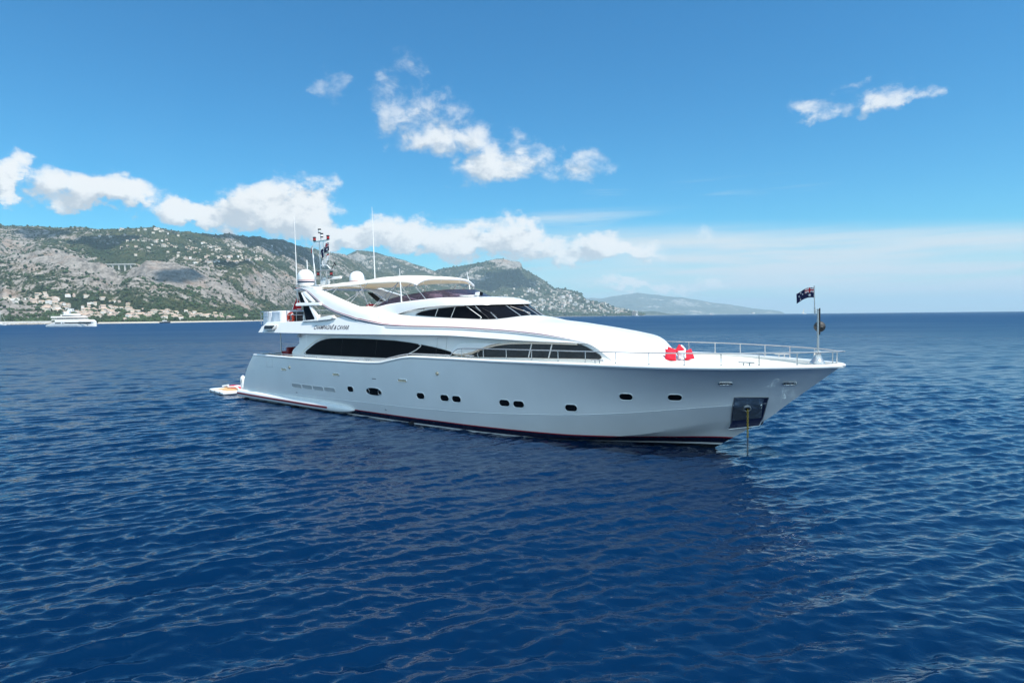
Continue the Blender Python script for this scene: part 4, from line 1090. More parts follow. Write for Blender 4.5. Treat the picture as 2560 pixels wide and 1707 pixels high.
def ensign(x, y):
    # navy field, crosses in the canton, a large star under it and five stars in the fly
    if x < .5 and y > .5:
        a = x / .5; b = (y - .5) / .5
        if abs(a - .5) < .07 or abs(b - .5) < .12: return 2
        if abs(a - .5) < .13 or abs(b - .5) < .21: return 1
        if abs(a - b) < .05 or abs(a + b - 1) < .05: return 2
        if abs(a - b) < .15 or abs(a + b - 1) < .15: return 1
        return 0
    def star(cx, cy, r):
        dx_, dy_ = (x - cx) * 2, y - cy; d = math.hypot(dx_, dy_); return d < r * (.75 + .25 * math.cos(7 * math.atan2(dy_, dx_)))
    for c in ((.25, .25, .16), (.75, .16, .075), (.75, .84, .075), (.625, .56, .075), (.86, .62, .07), (.80, .42, .05)):
        if star(*c): return 1
    return 0
ROT = YM.to_3x3()
aftdir = Vector((-1.0, 0.10, 0.0)); aftdir = ROT @ aftdir
def yw(u, v, z): return YM @ Y(u, v, z)
flag('courtesy_flag', yw(30.68, 0, 5.36), aftdir, .54, .31, ensign, 'navy flag with stars and red white crosses on the bow staff', 'navy flags with stars', .30)
flag('courtesy_flag', yw(5.76, .5, 8.78), aftdir, .86, .46, ensign, 'navy flag with stars hanging from the light mast crossbar', 'navy flags with stars', .40, amp=.07, ph=1.0)
flag('signal_flag', yw(4.27, .55, 8.68), aftdir, .28, .26, lambda x, y: 1 if x < .45 else 2, 'small red and white flag beside the top of the mast whip', None, .5, (12, 10), .05)
flag('burgee', yw(5.70, .5, 8.15), aftdir, .62, .34, lambda x, y: 2 if (y > .75 and x < .3) else 1, 'small white burgee drooping below the navy mast flag', None, .62, (16, 10), .10, 2.0)
# the red ensign hangs in a folded triangle beside the tall whip antenna
vs = []; fs = []; mi = []; nx, ny = 16, 18
for j in range(ny + 1):
    t = j / ny; l, r_ = 4.42 - .47 * t, 4.44 + .46 * t
    for i in range(nx + 1):
        q = i / nx; vs.append(Y(l + (r_ - l) * q, 1.80 + .07 * math.sin(11 * q + 2 * t) * t, 5.80 - .70 * t + .03 * math.sin(7 * q) * t))
for j in range(ny):
    for i in range(nx):
        a_ = j * (nx + 1) + i; fs.append((a_, a_ + 1, a_ + nx + 2, a_ + nx + 1)); q, t = (i + .5) / nx, (j + .5) / ny
        mi.append(1 if (i == 0 or (t > .55 and abs(q - .55 + .5 * (t - .6)) < .05) or (j == ny - 2 and q > .55)) else 2)
mb = MB(); mb.v = [tuple(p) for p in vs]; mb.f = fs; mb.mi = mi
o = mb.build('ensign', [M['flagblue'], M['flagwhite'], M['flagred']], None, ang=180, recalc=False); o.matrix_world = YM
tag(o, 'red flag with white lines hanging by the tall white whip antenna', 'flag')
# anchor ball hoisted on the bow mast
t = loose('anchor_ball', 30.79, -.22, 4.14, 'black round anchor ball hoisted on the bow mast', 'anchor ball')
prof = [(0.170 * math.cos(R(a)), 0.170 * math.sin(R(a))) for a in range(-90, 91, 15)]
MB().lathe([(max(r, 0), z) for r, z in prof], 24).build('ball', M['ball'], t)
MB().lathe([(.171, -.012), (.178, 0), (.171, .012)], 24).build('seam', M['black'], t)
MB().tube([(0, 0, .18), (0, .04, .50)], .008, 5).build('halyard', M['gel'], t)
# cushions heaped against the front of the trunk
def pillow(size, th, mt, u, v, z, rx, ry, rz, label, stripe=None):
    size *= .88; n = 18; rowsF = []; rowsB = []
    for j in range(n + 1):
        a = -1 + 2 * j / n; rf = []; rb = []
        for i in range(n + 1):
            b = -1 + 2 * i / n
            e = (1 - abs(a) ** 2.6) * (1 - abs(b) ** 2.6); pin = 1 - .10 * (1 - a * a) * abs(b) ** 3; pin2 = 1 - .10 * (1 - b * b) * abs(a) ** 3
            d = th * max(e, 0) ** .45 + .012 * math.sin(5 * a + 3 * b) * e
            rf.append((b * size * pin, d, a * size * pin2)); rb.append((b * size * pin, -d, a * size * pin2))
        rowsF.append(rf); rowsB.append(rb)
    mb = MB().loft(rowsF).loft(rowsB, flip=True)
    o = mb.build('cushion', M[mt], None, ang=180, merge=.002)
    o.matrix_world = YM @ Matrix.Translation(Y(u, v, z)) @ Matrix.Rotation(R(rz), 4, 'Z') @ Matrix.Rotation(R(rx), 4, 'X') @ Matrix.Rotation(R(ry), 4, 'Y')
    if stripe:
        s_ = MB().loft([[(x, th * .93 + .012, z_) for x in np.linspace(-.16, .16, 8)] for z_ in (.02, .07)]).build('printed_lettering', M['whitecloth'], o)
        s_.location = (0, -2 * th - .005 if stripe < 0 else 0, 0)
    tag(o, label, 'cushion', 'cushions on the fore deck')
# local y of a pillow points out of its face
pillow(.24, .11, 'redcloth', 26.05, .40, 3.14, -14, 8, 46, 'red cushion at the left end of the fore deck heap')
pillow(.21, .10, 'redcloth', 25.95, .12, 3.20, -10, 20, 70, 'red cushion behind, between the left red and the white one')
pillow(.17, .09, 'whitecloth', 26.34, .10, 3.15, -12, -10, 0, 'white cushion in front of the red fore deck cushions')
pillow(.21, .10, 'redcloth', 26.16, -.14, 3.25, -8, 42, 64, 'red cushion peaking highest at the back of the heap')
pillow(.17, .09, 'whitecloth', 26.12, -.42, 3.26, -8, 40, 78, 'white cushion mostly hidden at the back of the heap')
pillow(.22, .11, 'redcloth', 26.48, -.12, 3.12, -16, -14, 50, 'red cushion with white lettering at the right end of the heap', stripe=1)
# covered craft on the aft end of the upper deck
t = loose('covered_tender', 3.0, 1.55, 3.98, 'white vinyl covered tender on the aft upper deck', 'covered boat')
def cover(cx, w, l, h, seed):
    rows = []; rng = random.Random(seed)
    for k in range(15):
        q = k / 14; z = h * min(1, q * 1.12) if k < 12 else h; shr = 1 - .05 * q if k < 12 else (1 - .05) * (1 - (k - 11) / 3 * .55 if k < 14 else .02)
        if k in (12, 13): z = h * (1.02 if k == 12 else 1.035)
        if k == 14: z = h * 1.045
        if k == 11: z = h * .985
        row = []
        for j in range(48):
            a = 2 * math.pi * j / 48; ca, sa = math.cos(a), math.sin(a); e = .38
            x = w / 2 * math.copysign(abs(ca) ** e, ca) * shr; y = l / 2 * math.copysign(abs(sa) ** e, sa) * shr
            f = 1 + .022 * math.sin(9 * a + seed + 2 * q) * (1 - q) + .012 * math.sin(17 * a + seed)
            row.append((cx + x * f, y * f, z + (.05 * math.sin(3 * a + seed) if k == 0 else 0)))
        rows.append(row)
    return MB().loft(rows, close_row=True, cap1=True)
cover(-.55, 1.15, 2.1, 1.03, 1.0).build('fitted_cover', M['cover'], t, ang=70)
cover(.62, 1.28, 2.3, 1.05, 4.0).build('fitted_cover', M['cover'], t, ang=70)
m = MB().box((0, 0, .16), (2.3, 1.5, .18)); m.build('cradle', M['grey'], t)
# life ring on the rail
t = loose('life_ring', 4.55, 2.30, 4.66, 'orange red life ring on the rail below the red flag', 'life ring', None, 0)
P_ = [(0.25 * math.cos(a), 0, 0.25 * math.sin(a)) for a in np.linspace(0, 2 * math.pi, 28, endpoint=False)]
MB().tube(P_, .075, 10, closed=True).build('ring', M['orange'], t)
for a in (45, 225):
    b = [(.25 * math.cos(R(a + d)), 0, .25 * math.sin(R(a + d))) for d in (-7, 0, 7)]
    MB().tube(b, .080, 10).build('band', M['whitecloth'], t)
bevel(MB().box(Y(4.75, 1.75, 4.68), (1.1, .5, .62)).build('deck_locker', M['rubber'], yacht), .03)
# red bag on the flybridge
t = loose('deck_bag', 9.35, .55, 4.98, 'bright red bag standing on the flybridge under the canopy', 'bag')
bevel(MB().box((0, 0, .14), (.34, .42, .34)).build('body', M['redcloth'], t), .07, 3)
MB().tube([(-.1, 0, .30), (-.08, 0, .40), (.08, 0, .40), (.1, 0, .30)], .012, 6).build('handle', M['black'], t)
bevel(MB().box((.26, .1, .10), (.14, .3, .24)).build('pocket', M['redcloth'], t), .04)
# fender hanging upright at the stern
t = loose('fender', -.02, 2.86, .55, 'white cylindrical fender standing upright at the stern corner', 'fender')
MB().lathe([(0, 0), (.08, .0), (.13, .05), (.15, .12), (.15, .62), (.13, .70), (.07, .75), (.04, .80), (0, .81)], 20, Matrix.Translation((0, 0, -.05))).build('tube', M['pvc_white'], t)
MB().tube([(0, 0, .75), (.06, -.1, .55), (.2, -.2, .35)], .012, 6).build('rope', M['black'], t)
# inflatable platform floating behind the transom
def to_world(x, y): return None
dk = empty('floating_dock', Matrix.Translation((0, 0, 0)))
tag(dk, 'white inflatable dock with tan decking floating off the stern', 'inflatable dock')
c0 = YM @ Y(-3.75, 2.68, .05); c1 = YM @ Y(-1.35, 3.02, .05); c2 = YM @ Y(-2.6, 1.45, .05); c3 = YM @ Y(-4.7, 2.0, .05)
ctr = (c0 + c1 + c2 + c3) / 4; xa = (c1 - c0); xa.z = 0; L_ = xa.length; xa.normalize(); ya = Vector((-xa.y, xa.x, 0))
dk.matrix_world = Matrix(((xa.x, ya.x, 0, ctr.x), (xa.y, ya.y, 0, ctr.y), (0, 0, 1, -.03), (0, 0, 0, 1)))
bevel(MB().box((0, 0, .08), (2.75, 1.5, .24)).build('air_chamber', M['pvc_white'], dk), .11, 4)
MB().box((.25, 0.05, .205), (2.0, 1.05, .02)).build('deck_pad', M['teak'], dk)
MB().box((-1.02, .35, .206), (.36, .5, .02)).build('deck_pad', M['teak'], dk)
for x in (-1.0, -.2, .8): MB().box((x, -.76, .10), (.16, .02, .05)).build('grab_handle', M['black'], dk)
MB().tube([(-1.4, .1, .27), (-.9, .3, .36), (-.3, .1, .30), (.4, .35, .34), (1.3, .2, .30)], .05, 8).build('rope', M['pvc_white'], dk)
# small red inflatable behind the dock
rd = empty('inflatable_tube', Matrix.Translation(YM @ Y(-3.2, 1.42, .12)) @ Matrix.Rotation(R(-10), 4, 'Z') @ Matrix.Scale(.66, 4))
tag(rd, 'red inflatable towing tube with white seat behind the stern', 'inflatable tube')
P_ = [(1.05 * math.cos(a) , .62 * math.sin(a), .10 + .06 * math.cos(a) * -1) for a in np.linspace(0, 2 * math.pi, 30, endpoint=False)]
MB().tube(P_, .20, 12, closed=True).build('tube', M['pvc_red'], rd)
bevel(MB().box((0, 0, .12), (1.6, .9, .12)).build('floor', M['pvc_red'], rd), .04)
bevel(MB().box((-.25, .1, .26), (.75, .5, .14)).build('seat', M['pvc_white'], rd), .05, 3)
for x in (-.6, .1, .7): MB().box((x, -.78 + abs(x) * .18, .14), (.14, .06, .08)).build('patch', M['pvc_white'], rd)
# anchor chain from the starboard hawse down into the water
hp = YM @ (hull_frame(28.80, 1.50, 1)[0] + hull_frame(28.80, 1.50, 1)[3] * .10)
ch = empty('anchor_chain', Matrix.Translation(hp)); tag(ch, 'anchor chain, upper links painted yellow, hanging from the hawse', 'anchor chain')
def link(z, ax, mb):
    P_ = []
    for a in np.linspace(0, 2 * math.pi, 10, endpoint=False):
        x = .026 * math.cos(a); h = .045 * math.sin(a); P_.append((x if ax else 0, 0 if ax else x, z + h))
    mb.tube(P_, .011, 6, closed=True)
up, dn = MB(), MB(); z = 0.0; k = 0
while z > -hp.z - .5:
    link(z, k % 2, up if z > -0.92 else dn); z -= .066; k += 1
up.build('painted_links', M['chainpaint'], ch, ang=180); dn.build('wet_links', M['chain'], ch, ang=180)

# ====================================================================== coast
rng = np.random.default_rng(7)
random.seed(7)
def _h(ix, iy, s):
    n = (ix.astype(np.int64) * 374761393 + iy.astype(np.int64) * 668265263 + s * 974634777) & 0xffffffff
    n = ((n ^ (n >> 13)) * 1274126177) & 0xffffffff
    return ((n ^ (n >> 16)) & 0xffff) / 65535.0
def vnoise(x, y, s=0):
    ix = np.floor(x); iy = np.floor(y); fx = x - ix; fy = y - iy
    fx = fx * fx * (3 - 2 * fx); fy = fy * fy * (3 - 2 * fy)
    a = _h(ix, iy, s); b = _h(ix + 1, iy, s); c = _h(ix, iy + 1, s); d = _h(ix + 1, iy + 1, s)
    return (a * (1 - fx) + b * fx) * (1 - fy) + (c * (1 - fx) + d * fx) * fy
def fbm(x, y, o=5, s=0, r=0.5):
    t = 0; a = 1; w = 0
    for k in range(o):
        t = t + a * vnoise(x * 2 ** k + 17.3 * k, y * 2 ** k - 9.1 * k, s + k); w += a; a *= r
    return t / w
def ridged(x, y, o=5, s=0):
    t = 0; a = 1; w = 0
    for k in range(o):
        t = t + a * (1 - abs(2 * vnoise(x * 2 ** k + 5.3 * k, y * 2 ** k + 3.7 * k, s + k) - 1)); w += a; a *= 0.5
    return t / w
def sm(x, a, b):
    t = np.clip((x - a) / (b - a), 0, 1); return t * t * (3 - 2 * t)
def hz_y(x): return 804.5 - 0.01052 * x
def pix_te(x, y): return (x - 1280) / 1564.0, (hz_y(x) - y) / 1564.0
def terrain_material(name, rock, veg, veg2, sc):
    m = bpy.data.materials.new(name); m.use_nodes = True
    N = NT(m.node_tree); b = N.n['Principled BSDF']
    t = N.node('ShaderNodeTexCoord'); at = N.node('ShaderNodeAttribute'); at.attribute_name = 'cover'
    rk, sand, _ = N.sep(at.outputs['Vector'])
    n1 = N.noise(t.outputs['Object'], 0.045 * sc, 6, 0.65)
    n2 = N.noise(t.outputs['Object'], 0.012 * sc, 5, 0.6)
    n3 = N.noise(t.outputs['Object'], 0.16 * sc, 4, 0.7)
    rcol = N.mix(N.maprange(N.math('ADD', N.math('MULTIPLY', n1, .55), N.math('MULTIPLY', n3, .45)), 0.36, 0.62), tuple(c * 0.40 for c in rock) + (1,), tuple(c * 1.30 for c in rock) + (1,))
    rcol = N.mix(N.maprange(n2, 0.5, 0.7, 0, 0.5), rcol, (rock[0] * 1.15, rock[1] * .85, rock[2] * .68, 1))
    vcol = N.mix(N.maprange(n2, 0.35, 0.65), veg + (1,), veg2 + (1,))
    vcol = N.mix(N.maprange(n3, 0.40, 0.62), N.mix(1.0, vcol, (0.5, 0.5, 0.5, 1), 'MULTIPLY'), vcol)
    f = N.math('ADD', rk, N.math('ADD', N.math('MULTIPLY', N.math('SUBTRACT', n1, 0.5), 1.7), N.math('MULTIPLY', N.math('SUBTRACT', n3, 0.5), 1.3)))
    c = N.mix(N.maprange(f, 0.40, 0.60), vcol, rcol)
    c = N.mix(sand, c, (0.58, 0.50, 0.38, 1))
    N.l.new(c, b.inputs['Base Color']); b.inputs['Roughness'].default_value = 0.95
    b.inputs['Specular IOR Level'].default_value = 0.1
    bn = N.node('ShaderNodeBump'); bn.inputs['Strength'].default_value = 0.8; bn.inputs['Distance'].default_value = 9.0 / sc
    N.l.new(n1, bn.inputs['Height']); N.l.new(bn.outputs[0], b.inputs['Normal'])
    return m
def build_grid(name, X, Yg, Z, cover, mt, kind='structure'):
    nr_, nc_ = X.shape
    co = np.stack([X, Yg, Z], -1).reshape(-1, 3).astype(np.float32)
    i = np.arange((nr_ - 1) * (nc_ - 1)); r_ = i // (nc_ - 1); c_ = i % (nc_ - 1); a = r_ * nc_ + c_
    q = np.stack([a, a + 1, a + nc_ + 1, a + nc_], -1).astype(np.int32)
    me = bpy.data.meshes.new(name); me.vertices.add(len(co)); me.vertices.foreach_set('co', co.ravel())
    me.loops.add(len(q) * 4); me.loops.foreach_set('vertex_index', q.ravel())
    me.polygons.add(len(q)); me.polygons.foreach_set('loop_start', np.arange(len(q), dtype=np.int32) * 4)
    me.polygons.foreach_set('use_smooth', np.ones(len(q), bool))
    me.update(calc_edges=True)
    if cover is not None:
        at = me.color_attributes.new('cover', 'FLOAT_COLOR', 'POINT')
        cc = np.ones((len(co), 4), np.float32); cc[:, :3] = cover.reshape(-1, 3); at.data.foreach_set('color', cc.ravel())
    me.materials.append(mt)
    o = bpy.data.objects.new(name, me); COL.objects.link(o)
    if kind: o['kind'] = kind
    return o
class Land:
    """a stretch of coast: direction t = X/Y, distance Y from shore y0(t) to ridge y1(t)"""
    def __init__(s, name, ridge, y0, y1, prof, nt, ns, t0, t1, amp, wl, rocks, rockbias, mt, back=0.18, seed=0, gully=None, spur=0.10, lowrock=0.0):
        t = np.linspace(t0, t1, nt)[None, :]; q = np.linspace(0, 1 + back, ns)[:, None]
        rt = np.array(ridge); E = np.interp(t, rt[:, 0], rt[:, 1])
        E = E + 0.0016 * (fbm(t * 70, t * 0, 4, seed + 50) - 0.5)
        Y0 = np.interp(t, *zip(*y0)); Y1 = np.interp(t, *zip(*y1))
        Yd = Y0 + (Y1 - Y0) * q
        win = sm(q, 0.05, 0.25) * (1 - sm(q, 0.85, 1.0))
        sh = q + spur * win * (2 * fbm(t * 11 + 3, q * 3.2, 4, seed + 11) - 1) * 2
        g = np.interp(np.clip(sh, 0, 1), *zip(*prof))
        g = np.where(q > 1, 1 - 2.2 * (q - 1), g)
        Z = (Yd * E + CAM_H) * g
        X = t * Yd
        n = ridged(X / wl, Yd * 2.4 / wl, 6, seed) - 0.62
        n2 = fbm(X / (wl * .22), Yd * 2.2 / (wl * .22), 4, seed + 5) - .5
        Z = Z + amp * (n * (sm(q, 0.06, 0.3)) * (1 - 0.75 * sm(q, 0.82, 0.98)) * 1.6 + 0.22 * n2 * sm(q, .03, .15))
        if gully: Z = Z - gully(t, q) * Yd
        Z = np.where(q <= 0, -3.0, np.maximum(Z, 0.4))
        Z = np.where(q > 1.0 + back - 1e-6, np.minimum(Z, 0.3), Z) if back > .5 else Z
        s.X, s.Y, s.Z = X, Yd + 0 * X, Z; s.q = q + 0 * X; s.t = t + 0 * X
        s.e = (Z - CAM_H) / s.Y
        gy, gx = np.gradient(Z); dy_ = np.gradient(s.Y, axis=0); slope = np.abs(gy / np.maximum(dy_, .1))
        veg = fbm(X / (wl * .5), s.Y * 2.2 / (wl * .5), 5, seed + 21)
        rock = rockbias + 0.9 * (0.5 - veg) + 0.42 * np.clip(slope - 0.22, -.3, .6) + 0.5 * n
        for (px_, py_, rx, ry, wgt) in rocks:
            tt, ee = pix_te(px_, py_)
            d2 = ((s.t - tt) / (rx / 1564)) ** 2 + ((s.e - ee) / (ry / 1564)) ** 2
            rock = rock + wgt * .62 * np.exp(-d2 * 1.1)
        s.rock = np.clip(rock, -.2, 1.15)
        sand = (1 - sm(s.q, 0.004, 0.014)) * (s.Z < 9)
        s.obj = build_grid(name, s.X, s.Y, s.Z, np.stack([s.rock, sand, 0 * sand], -1), mt)
    def pick(s, x, y, rx, ry, n, rockmax=9.0, qmin=0.012):
        tt, ee = pix_te(x, y); d2 = ((s.t - tt) / (rx / 1564)) ** 2 + ((s.e - ee) / (ry / 1564)) ** 2
        k = np.argwhere((d2 < 1) & (s.rock < rockmax) & (s.q > qmin) & (s.q < 1.0))
        if len(k) == 0: return []
        return [tuple(k[i]) for i in rng.choice(len(k), min(n, len(k)), replace=False)]
RIDGE1 = [(-1.0016,0.1476),(-0.8743,0.1519),(-0.8107,0.15467),(-0.8007,0.15179),(-0.7525,0.15002),(-0.6897,0.14748),(-0.6390,0.14506),(-0.5881,0.14579),(-0.5678,0.14709),(-0.5279,0.14169),(-0.4875,0.13527),(-0.4672,0.13443),(-0.4468,0.13643),(-0.4266,0.13148),(-0.4050,0.12999),(-0.3806,0.12657),(-0.3562,0.12316),(-0.3322,0.11595),(-0.3161,0.11072),(-0.2870,0.10472),(-0.2645,0.09968),(-0.2419,0.08715),(-0.2262,0.07747),(-0.1773,0.06617),(-0.1137,0.05597),(-0.0183,0.03590),(0.0325,0.00988),(0.06,.002)]
RIDGE2 = [(-0.36,0.03),(-0.3175,0.06763),(-0.2645,0.09968),(-0.2446,0.10833),(-0.2186,0.10591),(-0.1946,0.09806),(-0.1705,0.09147),(-0.1464,0.08362),(-0.1274,0.07707),(-0.1072,0.06544),(-0.0820,0.04611),(-.05,.02)]
RIDGE3 = [(-0.22,0.005),(-0.1779,0.03120),(-0.1519,0.05955),(-0.1173,0.07570),(-0.0945,0.07990),(-0.0700,0.08282),(-0.0458,0.08700),(-0.0228,0.09146),(-0.0133,0.09199),(-0.0003,0.08799),(0.0128,0.08703),(0.0166,0.08318),(0.0178,0.07645),(0.0321,0.06843),(0.0514,0.05679),(0.0677,0.04518),(0.0838,0.04336),(0.1001,0.03848),(0.1115,0.03517),(0.1180,0.02511),(0.1411,0.02085),(0.1672,0.01165),(0.1870,0.00698),(0.2049,0.00169),(0.2125,0.0004)]
RIDGE4 = [(0.02,0.012),(0.0644,0.01592),(0.1175,0.02747),(0.1456,0.02718),(0.1781,0.03321),(0.1998,0.03616),(0.2432,0.03062),(0.2758,0.02671),(0.3192,0.01963),(0.3518,0.01508),(0.3844,0.00938),(0.4170,0.00617),(0.4278,0.00446),(0.4362,0.0002)]
RIDGE5 = [(0.17,0.002),(0.1793,0.0035),(0.2049,0.00680),(0.2209,0.00631),(0.2368,0.00455),(0.2483,0.00187),(0.2688,0.00070),(0.2764,0.0001)]
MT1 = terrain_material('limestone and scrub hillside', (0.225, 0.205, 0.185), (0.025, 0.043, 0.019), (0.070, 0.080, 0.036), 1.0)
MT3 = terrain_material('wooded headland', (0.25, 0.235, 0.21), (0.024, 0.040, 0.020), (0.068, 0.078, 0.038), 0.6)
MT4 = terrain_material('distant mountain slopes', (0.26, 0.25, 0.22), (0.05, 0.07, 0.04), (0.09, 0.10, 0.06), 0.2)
ROCKS1 = [(15,620,110,45,.5),(160,648,95,10,.8),(215,690,110,32,.55),(250,720,80,25,.4),(60,770,85,40,.95),(20,750,50,30,.6),(400,700,70,48,.65),(370,660,30,25,.5),(520,695,75,40,.65),(455,690,60,40,.4),(570,745,85,32,.6),(690,715,90,40,.6),(640,770,70,14,.3),(375,762,35,28,.5),(760,610,70,22,.5),(590,588,60,8,.4),(440,577,70,8,.4),(830,640,60,16,.6),(800,700,60,30,.4),
          (140,600,90,22,-.3),(260,625,80,22,-.5),(330,650,60,10,-.4),(600,655,90,18,-.55),(480,640,150,16,-.35),(330,640,40,14,-.3),(300,770,160,28,-.7),(150,745,110,22,-.5),(500,785,170,16,-.7),(680,590,90,20,-.3),(620,680,40,14,-.3),(310,690,18,30,-.4)]
def viaduct_gully(t, q):
    return 0.013 * np.exp(-((t + 0.622 - 0.12 * (0.55 - q) * -0.6) / 0.016) ** 2) * sm(q, 0.22, 0.36) * (1 - sm(q, 0.58, 0.72)) + 0.006 * np.exp(-((t + 0.44) / 0.02) ** 2) * sm(q, .2, .35) * (1 - sm(q, .55, .7))
L1 = Land('hills', RIDGE1, [(-1.05, 820), (-.83, 930), (-.73, 985), (-.55, 1030), (-.43, 1300), (-.37, 1750), (-.25, 2600), (-.1, 3600), (.08, 4300)],
          [(-1.05, 2500), (-.6, 2700), (-.43, 3000), (-.3, 3900), (-.15, 4600), (.08, 5200)],
          [(0, 0), (.02, .012), (.10, .065), (.2, .16), (.30, .34), (.40, .50), (.48, .585), (.58, .65), (.70, .735), (.82, .845), (.92, .94), (1, 1)],
          900, 400, -1.04, .06, 50, 420, ROCKS1, 0.11, MT1, seed=3, gully=viaduct_gully)
L2 = Land('mountain', RIDGE2, [(-.36, 4300), (0, 4600)], [(-.36, 5250), (0, 5300)], [(0, .2), (.5, .6), (1, 1)], 200, 90, -.36, -.05, 60, 700, [(890,640,40,12,.5)], 0.2, MT3, seed=9)
L3 = Land('headland', RIDGE3, [(-.22, 4200), (0, 4300), (.1, 4500), (.2125, 4900)], [(-.22, 5600), (.02, 5600), (.12, 5300), (.18, 5250), (.2125, 5050)],
          [(0, 0), (.05, .03), (.25, .17), (.45, .34), (.6, .50), (.8, .78), (.92, .94), (1, 1)],
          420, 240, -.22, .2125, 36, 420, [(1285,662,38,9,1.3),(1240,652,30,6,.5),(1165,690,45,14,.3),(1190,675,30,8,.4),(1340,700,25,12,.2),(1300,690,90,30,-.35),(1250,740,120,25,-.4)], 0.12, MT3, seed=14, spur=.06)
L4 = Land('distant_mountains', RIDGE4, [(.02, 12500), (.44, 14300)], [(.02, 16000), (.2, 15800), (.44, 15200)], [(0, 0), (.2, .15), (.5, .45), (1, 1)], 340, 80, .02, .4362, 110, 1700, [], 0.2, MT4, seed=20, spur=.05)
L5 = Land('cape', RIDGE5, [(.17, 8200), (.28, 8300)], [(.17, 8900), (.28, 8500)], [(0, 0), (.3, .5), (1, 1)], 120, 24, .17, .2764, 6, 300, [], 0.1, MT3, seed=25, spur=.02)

# trees and scrub on the slopes: many small leafy clumps, far beyond counting
def clumps(name, land, n, rmin, rmax, mt, seed, rockmax=.45, keep=()):
    r_ = np.random.default_rng(seed)
    k = np.argwhere((land.rock < rockmax) & (land.q > .012) & (land.q < 1.02) & (land.Z > 2))
    w = land.Y[k[:, 0], k[:, 1]] ** -0.6
    w = w * np.clip(1.15 - land.rock[k[:, 0], k[:, 1]] * 1.15, .12, 1)
    for (x, y, rx, ry) in keep:                             # gardens between the houses are thinner
        tt, ee = pix_te(x, y); d2 = ((land.t[k[:, 0], k[:, 1]] - tt) / (rx / 1564)) ** 2 + ((land.e[k[:, 0], k[:, 1]] - ee) / (ry / 1564)) ** 2
        w = np.where(d2 < 1.1, w * .8, w)
    w /= w.sum()
    k = k[r_.choice(len(k), n, p=w)]
    bm = bmesh.new(); bmesh.ops.create_icosphere(bm, subdivisions=1, radius=1.0)
    bv = np.array([v.co[:] for v in bm.verts]); bf = np.array([[v.index for v in f.verts] for f in bm.faces]); bm.free()
    P = np.stack([land.X[k[:, 0], k[:, 1]], land.Y[k[:, 0], k[:, 1]], land.Z[k[:, 0], k[:, 1]]], -1)
    P[:, 0] += r_.normal(0, 3, n); P[:, 1] += r_.normal(0, 3, n)
    sz = r_.uniform(rmin, rmax, n) * r_.choice([.6, 1, 1, 1.5], n)
    V = bv[None] * (sz[:, None, None] * r_.uniform(.65, 1.3, (n, len(bv), 1)) * np.array([1, 1, .85])[None, None])
    V = V + P[:, None] + np.array([0, 0, 1])[None, None] * (sz * .45)[:, None, None]
    F = bf[None] + (np.arange(n) * len(bv))[:, None, None]
    co = V.reshape(-1, 3).astype(np.float32); f = F.reshape(-1, 3).astype(np.int32)
    me = bpy.data.meshes.new(name); me.vertices.add(len(co)); me.vertices.foreach_set('co', co.ravel())
    me.loops.add(f.size); me.loops.foreach_set('vertex_index', f.ravel()); me.polygons.add(len(f))
    me.polygons.foreach_set('loop_start', np.arange(len(f), dtype=np.int32) * 3); me.update(calc_edges=True)
    me.materials.append(mt); o = bpy.data.objects.new(name, me); COL.objects.link(o); o['kind'] = 'stuff'; return o
M['tree'] = material('evergreen foliage', (0.036, 0.058, 0.026), 0.9, 0, 0, 0.7, 0.02, 0.1)
clumps('scrub_and_trees', L1, 26000, 1.7, 3.4, M['tree'], 1, .85, [(140,748,75,16),(190,775,80,20),(270,775,70,22),(330,790,60,14),(560,655,90,8),(420,640,30,10)])
clumps('headland_trees', L3, 5000, 4, 7.5, M['tree'], 2, .45, [(1340,755,110,22),(1450,765,90,18),(1530,778,60,9)])

